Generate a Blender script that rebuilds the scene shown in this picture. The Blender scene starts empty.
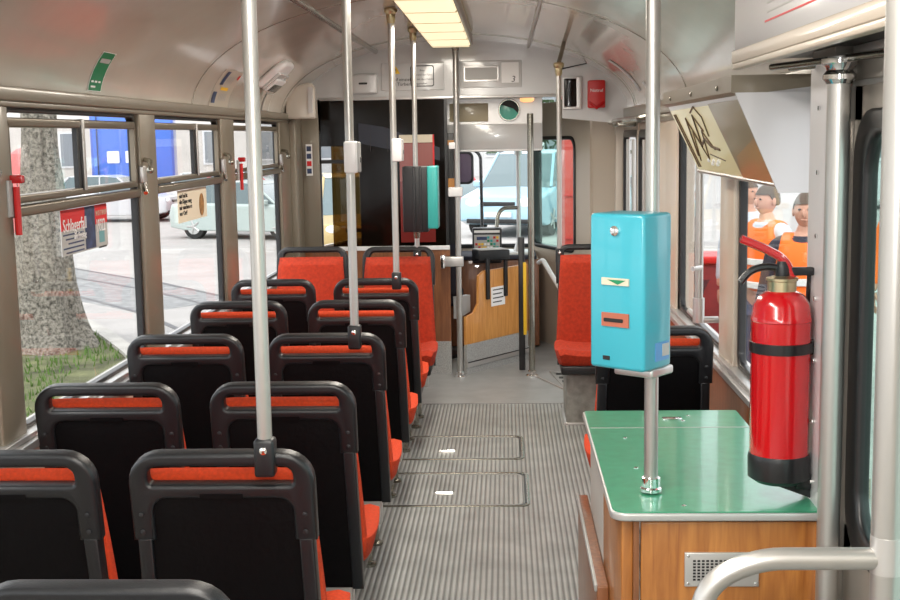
import bpy, bmesh, math, random
from mathutils import Vector, Matrix
random.seed(7)
SC = bpy.context.scene
COL = SC.collection
PI = math.pi
CZ = 1.70                      # camera height above the tram floor
F = 1230.0                     # focal length in pixels of a 900 px wide frame
XL, XR = -1.49, 0.86           # inner faces of the side walls
XC, XA = (XL+XR)/2, (XR-XL)/2
SPRING, RISE = 1.84, 0.52      # ceiling curve
GR = -0.85                     # street level
PLAT = -0.50                   # platform level on the right

# ------------------------------------------------------------------ materials
def nt(name):
    m = bpy.data.materials.new(name); m.use_nodes = True
    n = m.node_tree.nodes; b = n['Principled BSDF']
    return m, m.node_tree, n, b
def mat(name, c, rough=.5, metal=0, coat=0, emit=None, es=0, bump=0, bscale=200, var=0, vscale=8, stretch=None, spec=None):
    m, t, n, b = nt(name)
    b.inputs['Base Color'].default_value = (*c, 1); b.inputs['Roughness'].default_value = rough
    b.inputs['Metallic'].default_value = metal; b.inputs['Coat Weight'].default_value = coat
    if spec is not None: b.inputs['Specular IOR Level'].default_value = spec
    b.inputs['Coat Roughness'].default_value = .08
    if emit: b.inputs['Emission Color'].default_value = (*emit, 1); b.inputs['Emission Strength'].default_value = es
    if bump or var:
        tc = n.new('ShaderNodeTexCoord'); mp = n.new('ShaderNodeMapping')
        t.links.new(tc.outputs['Object'], mp.inputs[0])
        if stretch: mp.inputs['Scale'].default_value = stretch
    if bump:
        no = n.new('ShaderNodeTexNoise'); no.inputs['Scale'].default_value = bscale; no.inputs['Detail'].default_value = 4
        bp = n.new('ShaderNodeBump'); bp.inputs['Strength'].default_value = bump; bp.inputs['Distance'].default_value = .01
        t.links.new(mp.outputs[0], no.inputs['Vector']); t.links.new(no.outputs['Fac'], bp.inputs['Height'])
        t.links.new(bp.outputs[0], b.inputs['Normal'])
    if var:
        no = n.new('ShaderNodeTexNoise'); no.inputs['Scale'].default_value = vscale; no.inputs['Detail'].default_value = 6
        cr = n.new('ShaderNodeValToRGB'); e = cr.color_ramp.elements
        e[0].position = .3; e[1].position = .7
        e[0].color = (*[v*(1-var) for v in c], 1); e[1].color = (*[min(1, v*(1+var)) for v in c], 1)
        t.links.new(mp.outputs[0], no.inputs['Vector']); t.links.new(no.outputs['Fac'], cr.inputs[0])
        t.links.new(cr.outputs[0], b.inputs['Base Color'])
    return m
def wood(name, c1, c2, axis_scale=(6, 6, .6), rough=.4, sc=9):
    m, t, n, b = nt(name)
    tc = n.new('ShaderNodeTexCoord'); mp = n.new('ShaderNodeMapping'); mp.inputs['Scale'].default_value = axis_scale
    no = n.new('ShaderNodeTexNoise'); no.inputs['Scale'].default_value = sc; no.inputs['Detail'].default_value = 8; no.inputs['Distortion'].default_value = .6
    cr = n.new('ShaderNodeValToRGB'); e = cr.color_ramp.elements
    e[0].position = .32; e[1].position = .68; e[0].color = (*c1, 1); e[1].color = (*c2, 1)
    t.links.new(tc.outputs['Object'], mp.inputs[0]); t.links.new(mp.outputs[0], no.inputs['Vector'])
    t.links.new(no.outputs['Fac'], cr.inputs[0]); t.links.new(cr.outputs[0], b.inputs['Base Color'])
    b.inputs['Roughness'].default_value = rough; b.inputs['Coat Weight'].default_value = .3
    return m
def glass(name, tint=(1, 1, 1), refl=.22, dark=0):
    m = bpy.data.materials.new(name); m.use_nodes = True; t = m.node_tree; n = t.nodes; n.clear()
    o = n.new('ShaderNodeOutputMaterial'); mx = n.new('ShaderNodeMixShader'); tr = n.new('ShaderNodeBsdfTransparent'); gl = n.new('ShaderNodeBsdfGlossy')
    fr = n.new('ShaderNodeFresnel'); fr.inputs['IOR'].default_value = 1.45
    mu = n.new('ShaderNodeMath'); mu.operation = 'MULTIPLY'; mu.inputs[1].default_value = refl
    tr.inputs[0].default_value = (*tint, 1); gl.inputs['Roughness'].default_value = .02
    t.links.new(fr.outputs[0], mu.inputs[0]); t.links.new(mu.outputs[0], mx.inputs[0])
    t.links.new(tr.outputs[0], mx.inputs[1]); t.links.new(gl.outputs[0], mx.inputs[2])
    t.links.new(mx.outputs[0], o.inputs[0])
    return m
M = dict(
    wall=mat('beige lacquer', (.56, .48, .39), .35, coat=.25),
    ceil=mat('ceiling lacquer', (.58, .53, .465), .22, coat=.6, bump=.02, bscale=6, var=.05, vscale=3),
    ceilw=mat('pale header lacquer', (.55, .55, .55), .2, coat=.6),
    trim=mat('dull beige metal', (.21, .18, .135), .35, metal=.2, coat=.2),
    sash=mat('sash metal', (.19, .16, .12), .3, metal=.5),
    rubber=mat('black rubber', (.008, .008, .009), .32),
    blk=mat('black plastic', (.0065, .0075, .0095), .36, bump=.12, bscale=350, spec=.5),
    shell=mat('black shell', (.0016, .0013, .0018), .55, bump=.2, bscale=60, spec=.12),
    steel=mat('satin steel', (.47, .46, .44), .36, metal=.8),
    dsteel=mat('dark steel', (.30, .29, .25), .25, metal=.9),
    brass=mat('dull brass', (.50, .42, .26), .3, metal=.9),
    chrome=mat('chrome', (.8, .8, .8), .12, metal=1),
    alu=mat('aluminium', (.56, .55, .54), .35, metal=.7),
    alud=mat('brushed door metal', (.40, .37, .33), .3, metal=.6, bump=.05, bscale=30, stretch=(20, 20, 1)),
    orange=mat('orange fabric', (.62, .05, .006), .9, bump=.5, bscale=500, var=.15, vscale=120),
    redfab=mat('red orange fabric', (.42, .030, .006), .9, bump=.5, bscale=400, var=.2, vscale=60),
    green=mat('green laminate', (.05, .30, .17), .28, coat=.5, var=.12, vscale=25),
    edge=mat('grey edging', (.45, .45, .44), .35, metal=.4),
    wood=wood('golden oak veneer', (.26, .085, .015), (.42, .165, .035)),
    wood2=wood('brown veneer', (.16, .055, .02), (.25, .095, .035)),
    wood3=wood('bright oak veneer', (.50, .20, .04), (.66, .31, .08)),
    red=mat('red paint', (.47, .004, .008), .2, coat=.8),
    redm=mat('red plastic', (.5, .01, .01), .35),
    cyan=mat('turquoise paint', (.042, .37, .47), .3, coat=.4),
    teal=mat('teal paint', (.03, .36, .34), .35),
    white=mat('white plastic', (.75, .75, .76), .3),
    grey=mat('grey plastic', (.36, .36, .36), .4),
    cover=mat('white grey panel', (.56, .56, .58), .3, coat=.3),
    speck=mat('speckled grey rubber', (.33, .33, .32), .5, var=.35, vscale=150),
    strip=mat('pale metal strip', (.66, .65, .66), .35, metal=.3),
    lamp=mat('lamp diffuser', (.9, .85, .7), .5, emit=(1, .84, .52), es=.95),
    paper=mat('paper', (.62, .56, .44), .7),
    grn=mat('green sticker', (.005, .22, .09), .4),
    wht=mat('white print', (.85, .85, .85), .6),
    bk=mat('black print', (.01, .01, .01), .6),
    redp=mat('red print', (.62, .012, .015), .5),
    greyp=mat('grey print', (.45, .45, .44), .5),
    bluep=mat('dark blue print', (.03, .05, .12), .5, var=.6, vscale=30),
    yel=mat('yellow print', (.8, .5, .02), .5),
    adyel=mat('lit advert panel', (.68, .61, .36), .3, coat=.5, emit=(1, .9, .5), es=.18),
    addark=mat('advert olive panel', (.33, .27, .16), .3, coat=.5),
    adtan=mat('advert tan panel', (.45, .27, .12), .3, coat=.5),
    glass=glass('clear glass'), gtint=glass('greenish glass', (.78, .92, .88)),
    gdark=mat('dark backed glass', (.005, .003, .002), .1, spec=.25),
    asphalt=mat('pale paving', (.37, .35, .335), .8, var=.10, vscale=1.2),
    setts=mat('grey setts', (.25, .25, .25), .85, var=.25, vscale=6, bump=.4, bscale=9),
    rail=mat('rail iron', (.09, .085, .085), .4, metal=.4),
    kerb=mat('kerb stone', (.42, .40, .37), .85, var=.15, vscale=4),
    soil=mat('grassy soil', (.11, .115, .05), .95, var=.55, vscale=3, bump=.8, bscale=14),
    grass=mat('grass green', (.09, .17, .03), .9),
    leaf=mat('dark leaves', (.03, .06, .02), .8),
    fac=mat('pale plaster', (.60, .56, .52), .85, var=.06, vscale=1),
    facw=mat('facade window', (.25, .27, .29), .2),
    bluev=mat('blue vehicle paint', (.07, .13, .48), .3, coat=.4),
    tyre=mat('tyre', (.015, .015, .015), .8),
    cglass=mat('car glass', (.10, .14, .15), .08, coat=.5),
    skin=mat('skin', (.55, .30, .21), .55),
    hair=mat('grey brown hair', (.10, .07, .05), .8),
    jeans=mat('blue denim', (.03, .05, .11), .85),
    dcloth=mat('dark cloth', (.03, .03, .045), .85),
    hivis=mat('orange hi-vis cloth', (.95, .16, .01), .7),
    refl=mat('reflective band', (.65, .67, .66), .4),
    shirt=mat('pale shirt', (.5, .55, .6), .85),
    amber=mat('amber lens', (.8, .3, .03), .3),
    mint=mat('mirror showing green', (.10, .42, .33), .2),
)
# bark
def bark():
    m, t, n, b = nt('plane tree bark')
    tc = n.new('ShaderNodeTexCoord'); vo = n.new('ShaderNodeTexVoronoi'); vo.inputs['Scale'].default_value = 9
    no = n.new('ShaderNodeTexNoise'); no.inputs['Scale'].default_value = 24; no.inputs['Detail'].default_value = 10; no.inputs['Roughness'].default_value = .7
    cr = n.new('ShaderNodeValToRGB'); e = cr.color_ramp.elements
    e[0].position = .38; e[0].color = (.05, .045, .035, 1); e[1].position = .58; e[1].color = (.34, .31, .26, 1)
    bp = n.new('ShaderNodeBump'); bp.inputs['Strength'].default_value = .8; bp.inputs['Distance'].default_value = .05
    t.links.new(tc.outputs['Object'], no.inputs['Vector']); t.links.new(no.outputs['Fac'], cr.inputs[0])
    t.links.new(cr.outputs[0], b.inputs['Base Color']); t.links.new(no.outputs['Fac'], bp.inputs['Height']); t.links.new(bp.outputs[0], b.inputs['Normal'])
    b.inputs['Roughness'].default_value = .9
    return m
M['bark'] = bark()
def ribfloor():
    m, t, n, b = nt('ribbed grey floor')
    tc = n.new('ShaderNodeTexCoord'); w = n.new('ShaderNodeTexWave'); w.wave_type = 'BANDS'; w.bands_direction = 'X'; w.wave_profile = 'SIN'
    w.inputs['Scale'].default_value = 1/(0.0225*3.18)*1.0; w.inputs['Distortion'].default_value = 0
    cr = n.new('ShaderNodeValToRGB'); e = cr.color_ramp.elements
    e[0].position = .05; e[0].color = (.17, .175, .17, 1); e[1].position = .5; e[1].color = (.41, .42, .41, 1)
    no = n.new('ShaderNodeTexNoise'); no.inputs['Scale'].default_value = 5; no.inputs['Detail'].default_value = 6
    mx = n.new('ShaderNodeMixRGB'); mx.blend_type = 'MULTIPLY'; mx.inputs[0].default_value = .5
    c2 = n.new('ShaderNodeValToRGB'); c2.color_ramp.elements[0].position = .25; c2.color_ramp.elements[0].color = (.35, .35, .35, 1); c2.color_ramp.elements[1].position = .65
    bp = n.new('ShaderNodeBump'); bp.inputs['Strength'].default_value = .5; bp.inputs['Distance'].default_value = .006
    t.links.new(tc.outputs['Object'], w.inputs['Vector']); t.links.new(w.outputs['Color'], cr.inputs[0])
    t.links.new(tc.outputs['Object'], no.inputs['Vector']); t.links.new(no.outputs['Fac'], c2.inputs[0])
    t.links.new(cr.outputs[0], mx.inputs[1]); t.links.new(c2.outputs[0], mx.inputs[2]); t.links.new(mx.outputs[0], b.inputs['Base Color'])
    t.links.new(w.outputs['Fac'], bp.inputs['Height']); t.links.new(bp.outputs[0], b.inputs['Normal'])
    b.inputs['Roughness'].default_value = .36; b.inputs['Metallic'].default_value = .15
    return m
M['floor'] = ribfloor()
M['floor2'] = mat('smooth grey floor', (.29, .29, .285), .4, var=.12, vscale=7)

# ------------------------------------------------------------------ helpers
def tag(o, label=None, cat=None, group=None, kind=None):
    if label: o['label'] = label
    if cat: o['category'] = cat
    if group: o['group'] = group
    if kind: o['kind'] = kind
    return o
def rootM(o):
    m = Matrix.Identity(4)
    while o is not None:
        m = Matrix.LocRotScale(o.location, o.rotation_euler, o.scale) @ m; o = o.parent
    return m
def thing(name, label, cat, loc=(0, 0, 0), rz=0, group=None, rot=None):
    o = bpy.data.objects.new(name, None); COL.objects.link(o); o.empty_display_size = .05
    o.location = loc; o.rotation_euler = rot if rot else (0, 0, rz)
    return tag(o, label, cat, group)
def link(name, me, m, parent=None, world=True, smooth=True, ang=35):
    if m is not None and not me.materials: me.materials.append(m)
    o = bpy.data.objects.new(name, me); COL.objects.link(o)
    if parent is not None:
        if world: me.transform(rootM(parent).inverted())
        o.parent = parent
    if smooth:
        for p in me.polygons: p.use_smooth = True
        me.set_sharp_from_angle(angle=math.radians(ang))
    return o
class MB:
    def __init__(s): s.bm = bmesh.new()
    def box(s, x0, x1, y0, y1, z0, z1, bev=0, R=None):
        g = bmesh.ops.create_cube(s.bm, size=1)['verts']
        for v in g: v.co = Vector(((x0+x1)/2+v.co.x*(x1-x0), (y0+y1)/2+v.co.y*(y1-y0), (z0+z1)/2+v.co.z*(z1-z0)))
        if bev:
            ed = list({e for v in g for e in v.link_edges})
            r = bmesh.ops.bevel(s.bm, geom=ed, offset=bev, segments=3, affect='EDGES', profile=.5)
            g = list({v for f in r['faces'] for v in f.verts} | {v for v in g if v.is_valid})
        if R is not None: bmesh.ops.transform(s.bm, matrix=R, verts=g)
        return s
    def tube(s, pts, r, seg=14, caps=True, radii=None, flat=1):
        pts = [Vector(p) for p in pts]; rings = []; n = len(pts)
        prev = None
        for i, p in enumerate(pts):
            d = (pts[min(i+1, n-1)]-pts[max(i-1, 0)]).normalized()
            if prev is None:
                u = d.orthogonal().normalized()
                if abs(d.z) > .9: u = Vector((1, 0, 0)); u = (u-d*u.dot(d)).normalized()
            else: u = (prev-d*prev.dot(d)).normalized()
            prev = u; v = d.cross(u); rr = radii[i] if radii else r
            rings.append([s.bm.verts.new(p+(u*math.cos(2*PI*k/seg)+v*math.sin(2*PI*k/seg)*flat)*rr) for k in range(seg)])
        for a, b in zip(rings, rings[1:]):
            for k in range(seg): s.bm.faces.new((a[k], a[(k+1) % seg], b[(k+1) % seg], b[k]))
        if caps: s.bm.faces.new(rings[0][::-1]); s.bm.faces.new(rings[-1])
        return s
    def lathe(s, prof, c=(0, 0, 0), seg=28, axis='z'):
        rings = []
        for r, z in prof:
            ring = []
            for k in range(seg):
                a = 2*PI*k/seg; x, y = r*math.cos(a), r*math.sin(a)
                p = {'z': (x, y, z), 'y': (x, z, y), 'x': (z, x, y)}[axis]
                ring.append(s.bm.verts.new(Vector(c)+Vector(p)))
            rings.append(ring)
        for a, b in zip(rings, rings[1:]):
            for k in range(seg): s.bm.faces.new((a[k], a[(k+1) % seg], b[(k+1) % seg], b[k]))
        s.bm.faces.new(rings[0][::-1]); s.bm.faces.new(rings[-1])
        return s
    def ball(s, c, r, sc=(1, 1, 1), seg=16):
        g = bmesh.ops.create_uvsphere(s.bm, u_segments=seg, v_segments=seg//2, radius=r)['verts']
        for v in g: v.co = Vector((v.co.x*sc[0], v.co.y*sc[1], v.co.z*sc[2]))+Vector(c)
        return s
    def grid(s, rows):
        vs = [[s.bm.verts.new(p) for p in r] for r in rows]
        for a, b in zip(vs, vs[1:]):
            for k in range(len(a)-1): s.bm.faces.new((a[k], a[k+1], b[k+1], b[k]))
        return s
    def prism(s, poly, f, w0, w1):          # poly of (u,v); f(u,v,w)->xyz
        a = [s.bm.verts.new(f(u, v, w0)) for u, v in poly]; b = [s.bm.verts.new(f(u, v, w1)) for u, v in poly]
        s.bm.faces.new(a[::-1]); s.bm.faces.new(b); n = len(poly)
        for k in range(n): s.bm.faces.new((a[k], a[(k+1) % n], b[(k+1) % n], b[k]))
        return s
    def build(s, name, m, parent=None, world=True, smooth=True, bev=0, sub=0, ang=35, solid=0):
        bmesh.ops.recalc_face_normals(s.bm, faces=s.bm.faces)
        me = bpy.data.meshes.new(name); s.bm.to_mesh(me); s.bm.free()
        o = link(name, me, m, parent, world, smooth, ang)
        if solid: k = o.modifiers.new('s', 'SOLIDIFY'); k.thickness = solid
        if bev: k = o.modifiers.new('b', 'BEVEL'); k.width = bev; k.segments = 3; k.limit_method = 'ANGLE'
        if sub: k = o.modifiers.new('u', 'SUBSURF'); k.levels = sub; k.render_levels = sub
        return o
FX = lambda w: (lambda u, v: (w, u, v))
PX = lambda u, v, w: (w, u, v)              # plane of a side wall: u=Y, v=Z
PY = lambda u, v, w: (u, w, v)              # plane across the tram: u=X, v=Z
PZ = lambda u, v, w: (u, v, w)
def rrect(x0, x1, y0, y1, r, n=6, rr=None):
    rr = rr or (r, r, r, r); out = []
    for (cx, cy, a0, q) in ((x1-rr[0], y1-rr[0], 0, rr[0]), (x0+rr[1], y1-rr[1], 90, rr[1]), (x0+rr[2], y0+rr[2], 180, rr[2]), (x1-rr[3], y0+rr[3], 270, rr[3])):
        if q <= 0: out.append((cx, cy)); continue
        for k in range(n+1):
            a = math.radians(a0+90*k/n); out.append((cx+q*math.cos(a), cy+q*math.sin(a)))
    return out
def plate(name, loops, f, w0, w1, m, parent=None, bev=0, world=True, ang=35):
    cu = bpy.data.curves.new('c', 'CURVE'); cu.dimensions = '2D'; cu.fill_mode = 'BOTH'
    th = abs(w1-w0); cu.extrude = max(th/2-bev, 0); cu.bevel_depth = bev; cu.bevel_resolution = 2
    if bev: cu.offset = -bev
    for lp in loops:
        sp = cu.splines.new('POLY'); sp.points.add(len(lp)-1); sp.use_cyclic_u = True
        for i, p in enumerate(lp): sp.points[i].co = (p[0], p[1], 0, 1)
    o = bpy.data.objects.new('c', cu); COL.objects.link(o)
    bpy.context.view_layer.update()
    me = bpy.data.meshes.new_from_object(o.evaluated_get(bpy.context.evaluated_depsgraph_get()))
    bpy.data.objects.remove(o); bpy.data.curves.remove(cu); me.name = name
    wc = (w0+w1)/2
    for v in me.vertices: v.co = Vector(f(v.co.x, v.co.y, wc+v.co.z))
    me.materials.clear()
    b = bmesh.new(); b.from_mesh(me); bmesh.ops.remove_doubles(b, verts=b.verts, dist=1e-5); bmesh.ops.recalc_face_normals(b, faces=b.faces); b.to_mesh(me); b.free()
    return link(name, me, m, parent, world, True, ang)
def text(s, name, f, u, v, size, w, m, parent, sx=1, shear=0, align='LEFT', th=.0006, world=True):
    cu = bpy.data.curves.new('t', 'FONT'); cu.body = s; cu.size = size; cu.extrude = th; cu.align_x = align; cu.shear = shear
    cu.resolution_u = 2
    o = bpy.data.objects.new('t', cu); COL.objects.link(o); bpy.context.view_layer.update()
    me = bpy.data.meshes.new_from_object(o.evaluated_get(bpy.context.evaluated_depsgraph_get()))
    bpy.data.objects.remove(o); bpy.data.curves.remove(cu)
    for q in me.vertices: q.co = Vector(f(u+q.co.x*sx, v+q.co.y, w+q.co.z))
    me.materials.clear()
    return link(name, me, m, parent, world, False)
def struct(o): o['kind'] = 'structure'; return o
def kids(o): return [c for c in bpy.data.objects if c.parent == o]
def copy_tree(o, parent=None):
    ch = kids(o); c = o.copy(); COL.objects.link(c)
    if parent is not None: c.parent = parent
    for k in ch: copy_tree(k, c)
    return c
def arc(c, r, a0, a1, n, f): return [f(c[0]+r*math.cos(math.radians(a0+(a1-a0)*k/n)), c[1]+r*math.sin(math.radians(a0+(a1-a0)*k/n))) for k in range(n+1)]
def fillet(pts, r, n=6):
    pts = [Vector(p) for p in pts]; out = [pts[0]]
    for a, b, c in zip(pts, pts[1:], pts[2:]):
        d1, d2 = (a-b).normalized(), (c-b).normalized(); q = min(r, (a-b).length*.49, (c-b).length*.49)
        p, s = b+d1*q, b+d2*q
        for k in range(n+1):
            t = k/n; out.append(p*(1-t)**2+b*2*t*(1-t)+s*t*t)
    return out+[pts[-1]]

# ------------------------------------------------------------------ camera
a = Vector((55, 165, -F)).normalized()
d = Vector((154, -9220, -F)); d = (d-a*d.dot(a)).normalized()
up = -d; rt = a.cross(up).normalized()
R = Matrix((rt, a, up))                     # camera space -> world (rows = world axes in camera space)
cam = bpy.data.cameras.new('camera'); cam.sensor_width = 36; cam.lens = F/900*36; cam.clip_start = .05; cam.clip_end = 500
co = bpy.data.objects.new('camera', cam); COL.objects.link(co)
co.matrix_world = Matrix.Translation((0, 0, CZ)) @ R.to_4x4()
SC.camera = co
def ray(px, py): return (R @ Vector((px-450, 300-py, -F))).normalized()
def at_y(px, py, Y): r = ray(px, py); return Vector((0, 0, CZ))+r*(Y/r.y)
def at_z(px, py, Z): r = ray(px, py); return Vector((0, 0, CZ))+r*((Z-CZ)/r.z)
def at_x(px, py, X): r = ray(px, py); return Vector((0, 0, CZ))+r*(X/r.x)

# ================================================================== SHELL
YB, YF, YN = -2.0, 8.7, 10.25               # rear, bulkhead, nose
def ex(t): return XC-XA*math.cos(t), SPRING+RISE*math.sin(t)
b = MB()
_in = [ex(PI*k/64) for k in range(65)]
_out = [(XC-(XA+.04)*math.cos(PI*k/64), SPRING+(RISE+.04)*math.sin(PI*k/64)) for k in range(65)]
b.prism(_in+_out[::-1], PY, YB, YF+.002)
struct(b.build('ceiling', M['ceil'], ang=50))
b = MB(); b.box(XL, XR+.3, YB, 7.7, -.06, 0); struct(b.build('floor', M['floor'], smooth=False))
b = MB(); b.box(XL, XR, 7.7, YN, -.06, .003); struct(b.build('floor_front', M['floor2'], smooth=False))
def arcseam(y, t0=0, t1=PI, r=.0022, m='dsteel', nm='trim_1'):
    b = MB(); pts = []
    for k in range(41):
        x, z = ex(t0+(t1-t0)*k/40); pts.append((x+(XC-x)*.004, y, z-.003))
    b.tube(pts, r, 6); return struct(b.build(nm, M[m]))
arcseam(5.85); arcseam(8.2, nm='trim_2')
# lengthways ceiling strips
for i, (x, m) in enumerate(((-.89, 'dsteel'), (.17, 'alu'))):
    z = SPRING+RISE*math.sqrt(1-((x-XC)/XA)**2)
    b = MB(); b.tube([(x, y, z-.008) for y in (0.5, 3, 6, 8.69)], .016, 8, flat=.6); struct(b.build('trim_%d' % (3+i), M[m]))
# left wall
SILL, BELT, GT, WT = .80, 1.48, 1.75, 1.815
b = MB(); b.box(XL-.08, XL, YB, YF, -.06, SILL); b.box(XL-.08, XL, YB, YF, WT, SPRING+.01)
struct(b.build('wall_left', M['wall'], smooth=False))
b = MB(); b.box(XL-.07, XL+.05, YB, 8.6, SILL-.025, SILL+.0); b.box(XL-.07, XL+.03, YB, 8.6, SILL, SILL+.018)
struct(b.build('trim_5', M['alu'], bev=.004))
b = MB(); b.box(XL-.02, XL+.03, YB, 8.65, 1.825, 1.868, .006); b.box(XL-.03, XL+.018, YB, 8.65, 1.808, 1.826, .004)
struct(b.build('trim_6', M['trim']))
PL = [(2.0, 2.2), (3.46, 3.64), (4.97, 5.2), (6.42, 6.72), (8.10, 8.69)]
for i, (y0, y1) in enumerate(PL):
    b = MB(); b.box(XL-.02, XL+.012, y0, y1, SILL-.01, WT+.005, .008)
    if i == 4: b.box(XL-.02, XL+.06, 8.45, 8.69, 0, WT+.08, .012)
    struct(b.build('trim_%d' % (7+i), M['trim']))
def ring(name, x, y0, y1, z0, z1, w, m, par, r=.05, th=.02, bev=.005, rr=None):
    return plate(name, [rrect(y0, y1, z0, z1, r, rr=rr), rrect(y0+w, y1-w, z0+w, z1-w, max(r-w*.5, .01), rr=tuple(max(q-w*.5, .008) for q in rr) if rr else None)], PX, x-th/2, x+th/2, m, par, bev)
wn = [0]
def window_left(y0, y1, mull):
    wn[0] += 1
    w = struct(ring('window_%d' % wn[0], XL-.02, y0+.0, y1-.0, SILL+.01, WT, .022, M['rubber'], None, .05, .03))
    b = MB(); b.box(XL-.045, XL+.0, y0+.02, y1-.02, 1.748, 1.778, .006)
    b.box(XL-.045, XL+.0, y0+.02, y1-.02, 1.515, 1.54, .006); b.box(XL-.04, XL+.012, y0+.02, y1-.02, 1.475, 1.508, .006)
    b.box(XL-.02, XL, y0+.02, y0+.035, 1.53, 1.76); b.box(XL-.02, XL, y1-.04, y1-.02, 1.53, 1.76)
    b.build('sash_frame', M['sash'], w)
    b = MB(); b.box(XL-.02, XL-.003, mull-.012, mull+.018, 1.53, 1.76); b.box(XL-.02, XL+.001, mull+.018, mull+.05, 1.53, 1.76, .003)
    b.build('mullion', M['rubber'], w)
    b = MB(); b.box(XL-.02, XL+.006, mull+.03, mull+.05, 1.53, 1.78, .003); b.build('mullion_cover', M['alu'], w)
    b = MB(); b.box(XL-.024, XL-.020, y0+.02, y1-.02, SILL+.02, 1.48); b.build('glass_pane', M['glass'], w, smooth=False)
    b = MB(); b.box(XL-.028, XL-.026, y0+.02, y1-.02, 1.53, 1.76); b.build('glass_pane', M['glass'], w, smooth=False)
    # latches: pale plate on the frame with a lever
    for yy, s in ((y1+.02, 1),):
        b = MB(); b.box(XL+.0, XL+.022, yy-.03, yy+.02, 1.53, 1.60, .006); b.build('latch_plate', M['alu'], w)
        b = MB(); b.tube(fillet([(XL+.01, yy+.02, 1.625), (XL+.05, yy-.02, 1.62), (XL+.09, yy-.17, 1.585)], .02), .011, 10, flat=.7); b.ball((XL+.09, yy-.17, 1.585), .014); b.build('latch_lever', M['dsteel'], w)
        b = MB(); b.tube([(XL+.01, yy+.02, 1.54), (XL+.03, yy-.04, 1.49)], .009, 8); b.build('latch_stay', M['chrome'], w)
window_left(3.64, 4.97, 4.28); window_left(5.2, 6.42, 5.9); window_left(6.72, 8.1, 7.45); window_left(2.2, 3.46, 2.85); window_left(.7, 2.0, 1.35)

# right wall
b = MB(); b.box(XR, XR+.08, 3.15, 7.0, -.06, SILL); b.box(XR, XR+.08, YB, YF+.3, WT, SPRING+.01); b.box(XR, XR+.08, YB, 1.0, -.06, WT)
b.box(XR, XR+.08, 6.18, 7.0, SILL, WT)
struct(b.build('wall_right', M['wall'], smooth=False))
b = MB(); b.box(XR-.002, XR+.0, 3.2, 6.9, .02, SILL-.05); struct(b.build('baseboard_right', M['wood2'], smooth=False))
b = MB(); b.box(XR-.05, XR+.07, 3.15, 6.6, SILL-.025, SILL); b.box(XR-.03, XR+.07, 3.15, 6.6, SILL, SILL+.018)
struct(b.build('trim_12', M['alu'], bev=.004))
b = MB(); b.box(XR-.035, XR+.02, 3.1, 8.9, 1.80, 1.87, .006); b.box(XR-.02, XR+.03, 3.1, 8.9, 1.76, 1.80, .004)
struct(b.build('trim_13', M['trim']))
for i, (y0, y1) in enumerate(((4.62, 4.92), (6.18, 6.58))):
    b = MB(); b.box(XR-.012, XR+.036, y0, y1, SILL-.01, WT+.005, .008); struct(b.build('trim_%d' % (14+i), M['wall']))
for i, (y0, y1) in enumerate(((3.25, 4.62), (4.92, 6.18))):
    w = struct(ring('window_%d' % (6+i), XR+.02, y0, y1, SILL+.01, WT, .028, M['rubber'], None, .06, .03))
    b = MB(); b.box(XR+.018, XR+.022, y0+.02, y1-.02, SILL+.02, WT-.02); b.build('glass_pane', M['glass'], w, smooth=False)
# door pillar on the right with its drilled strip, and the folded door leaf
b = MB(); b.box(.742, .80, 2.85, 3.05, -.06, 1.90, .004); b.box(.78, XR+.06, 2.86, 3.04, 1.74, 1.90, .004); b.box(.78, XR+.06, 2.86, 3.04, -.06, .78, .004); struct(b.build('wall_pillar_right', M['alud']))
t = struct(MB().box(.7385, .7425, 2.855, 3.045, 0, 1.86).build('trim_16', M['strip'], smooth=False))
b = MB()
for k in range(12): b.lathe([(.006, -.004), (.006, -.0), (.003, .002)], (.737, 2.95, .1+k*.15), 8, 'x')
b.build('screw_heads', M['chrome'], t)
dl = struct(MB().box(.79, .82, 1.0, 2.845, -.05, .78).box(.79, .82, 1.0, 2.845, 1.72, 1.9).box(.79, .82, 2.79, 2.845, .7, 1.8).box(.79, .82, 1.0, 1.35, .7, 1.8).build('door_1', M['alud'], smooth=False))
MB().box(.782, .80, 1.0, 2.84, 1.795, 1.808, .003).box(.78, .80, 1.0, 2.84, 1.865, 1.885, .003).build('door_rail', M['alu'], dl)
plate('window_rubber', [rrect(1.30, 2.83, .735, 1.745, .12), rrect(1.38, 2.735, .80, 1.69, .09)], PX, .782, .815, M['rubber'], dl, .01)
MB().box(.800, .802, 1.34, 2.79, .76, 1.72).build('glass_pane', M['gtint'], dl, smooth=False)
# front door on the right (folding leaves)
dr = struct(MB().box(XR-.01, XR+.05, 7.0, 7.12, -.05, WT).box(XR-.01, XR+.05, 7.98, 8.06, -.05, WT).box(.80, .87, 9.0, 9.12, -.05, WT).box(XR, XR+.04, 7.0, 9.1, -.05, .2).box(XR, XR+.04, 7.0, 9.1, 1.72, WT).build('door_2', M['wall'], smooth=False))
for y0, y1 in ((7.12, 7.98), (8.06, 9.0)):
    ring('leaf_rubber', XR+.01, y0, y1, .2, 1.72, .05, M['rubber'], dr, .08, .04, .008)
    MB().box(XR+.008, XR+.012, y0+.02, y1-.02, .22, 1.70).build('glass_pane', M['glass'], dr, smooth=False)
for yy in (7.25, 7.85, 8.2): MB().tube([(XR-.05, yy, .5), (XR-.05, yy, 1.66)], .014, 10).build('grip_bar', M['steel'], dr)
MB().tube(fillet([(XR-.02, 7.0, 1.80), (XR-.10, 7.1, 1.78), (XR-.10, 9.0, 1.78)], .06), .02, 10).box(XR-.14, XR-.02, 8.0, 8.4, 1.74, 1.77, .008).build('door_mechanism_rod', M['dsteel'], dr)

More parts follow.
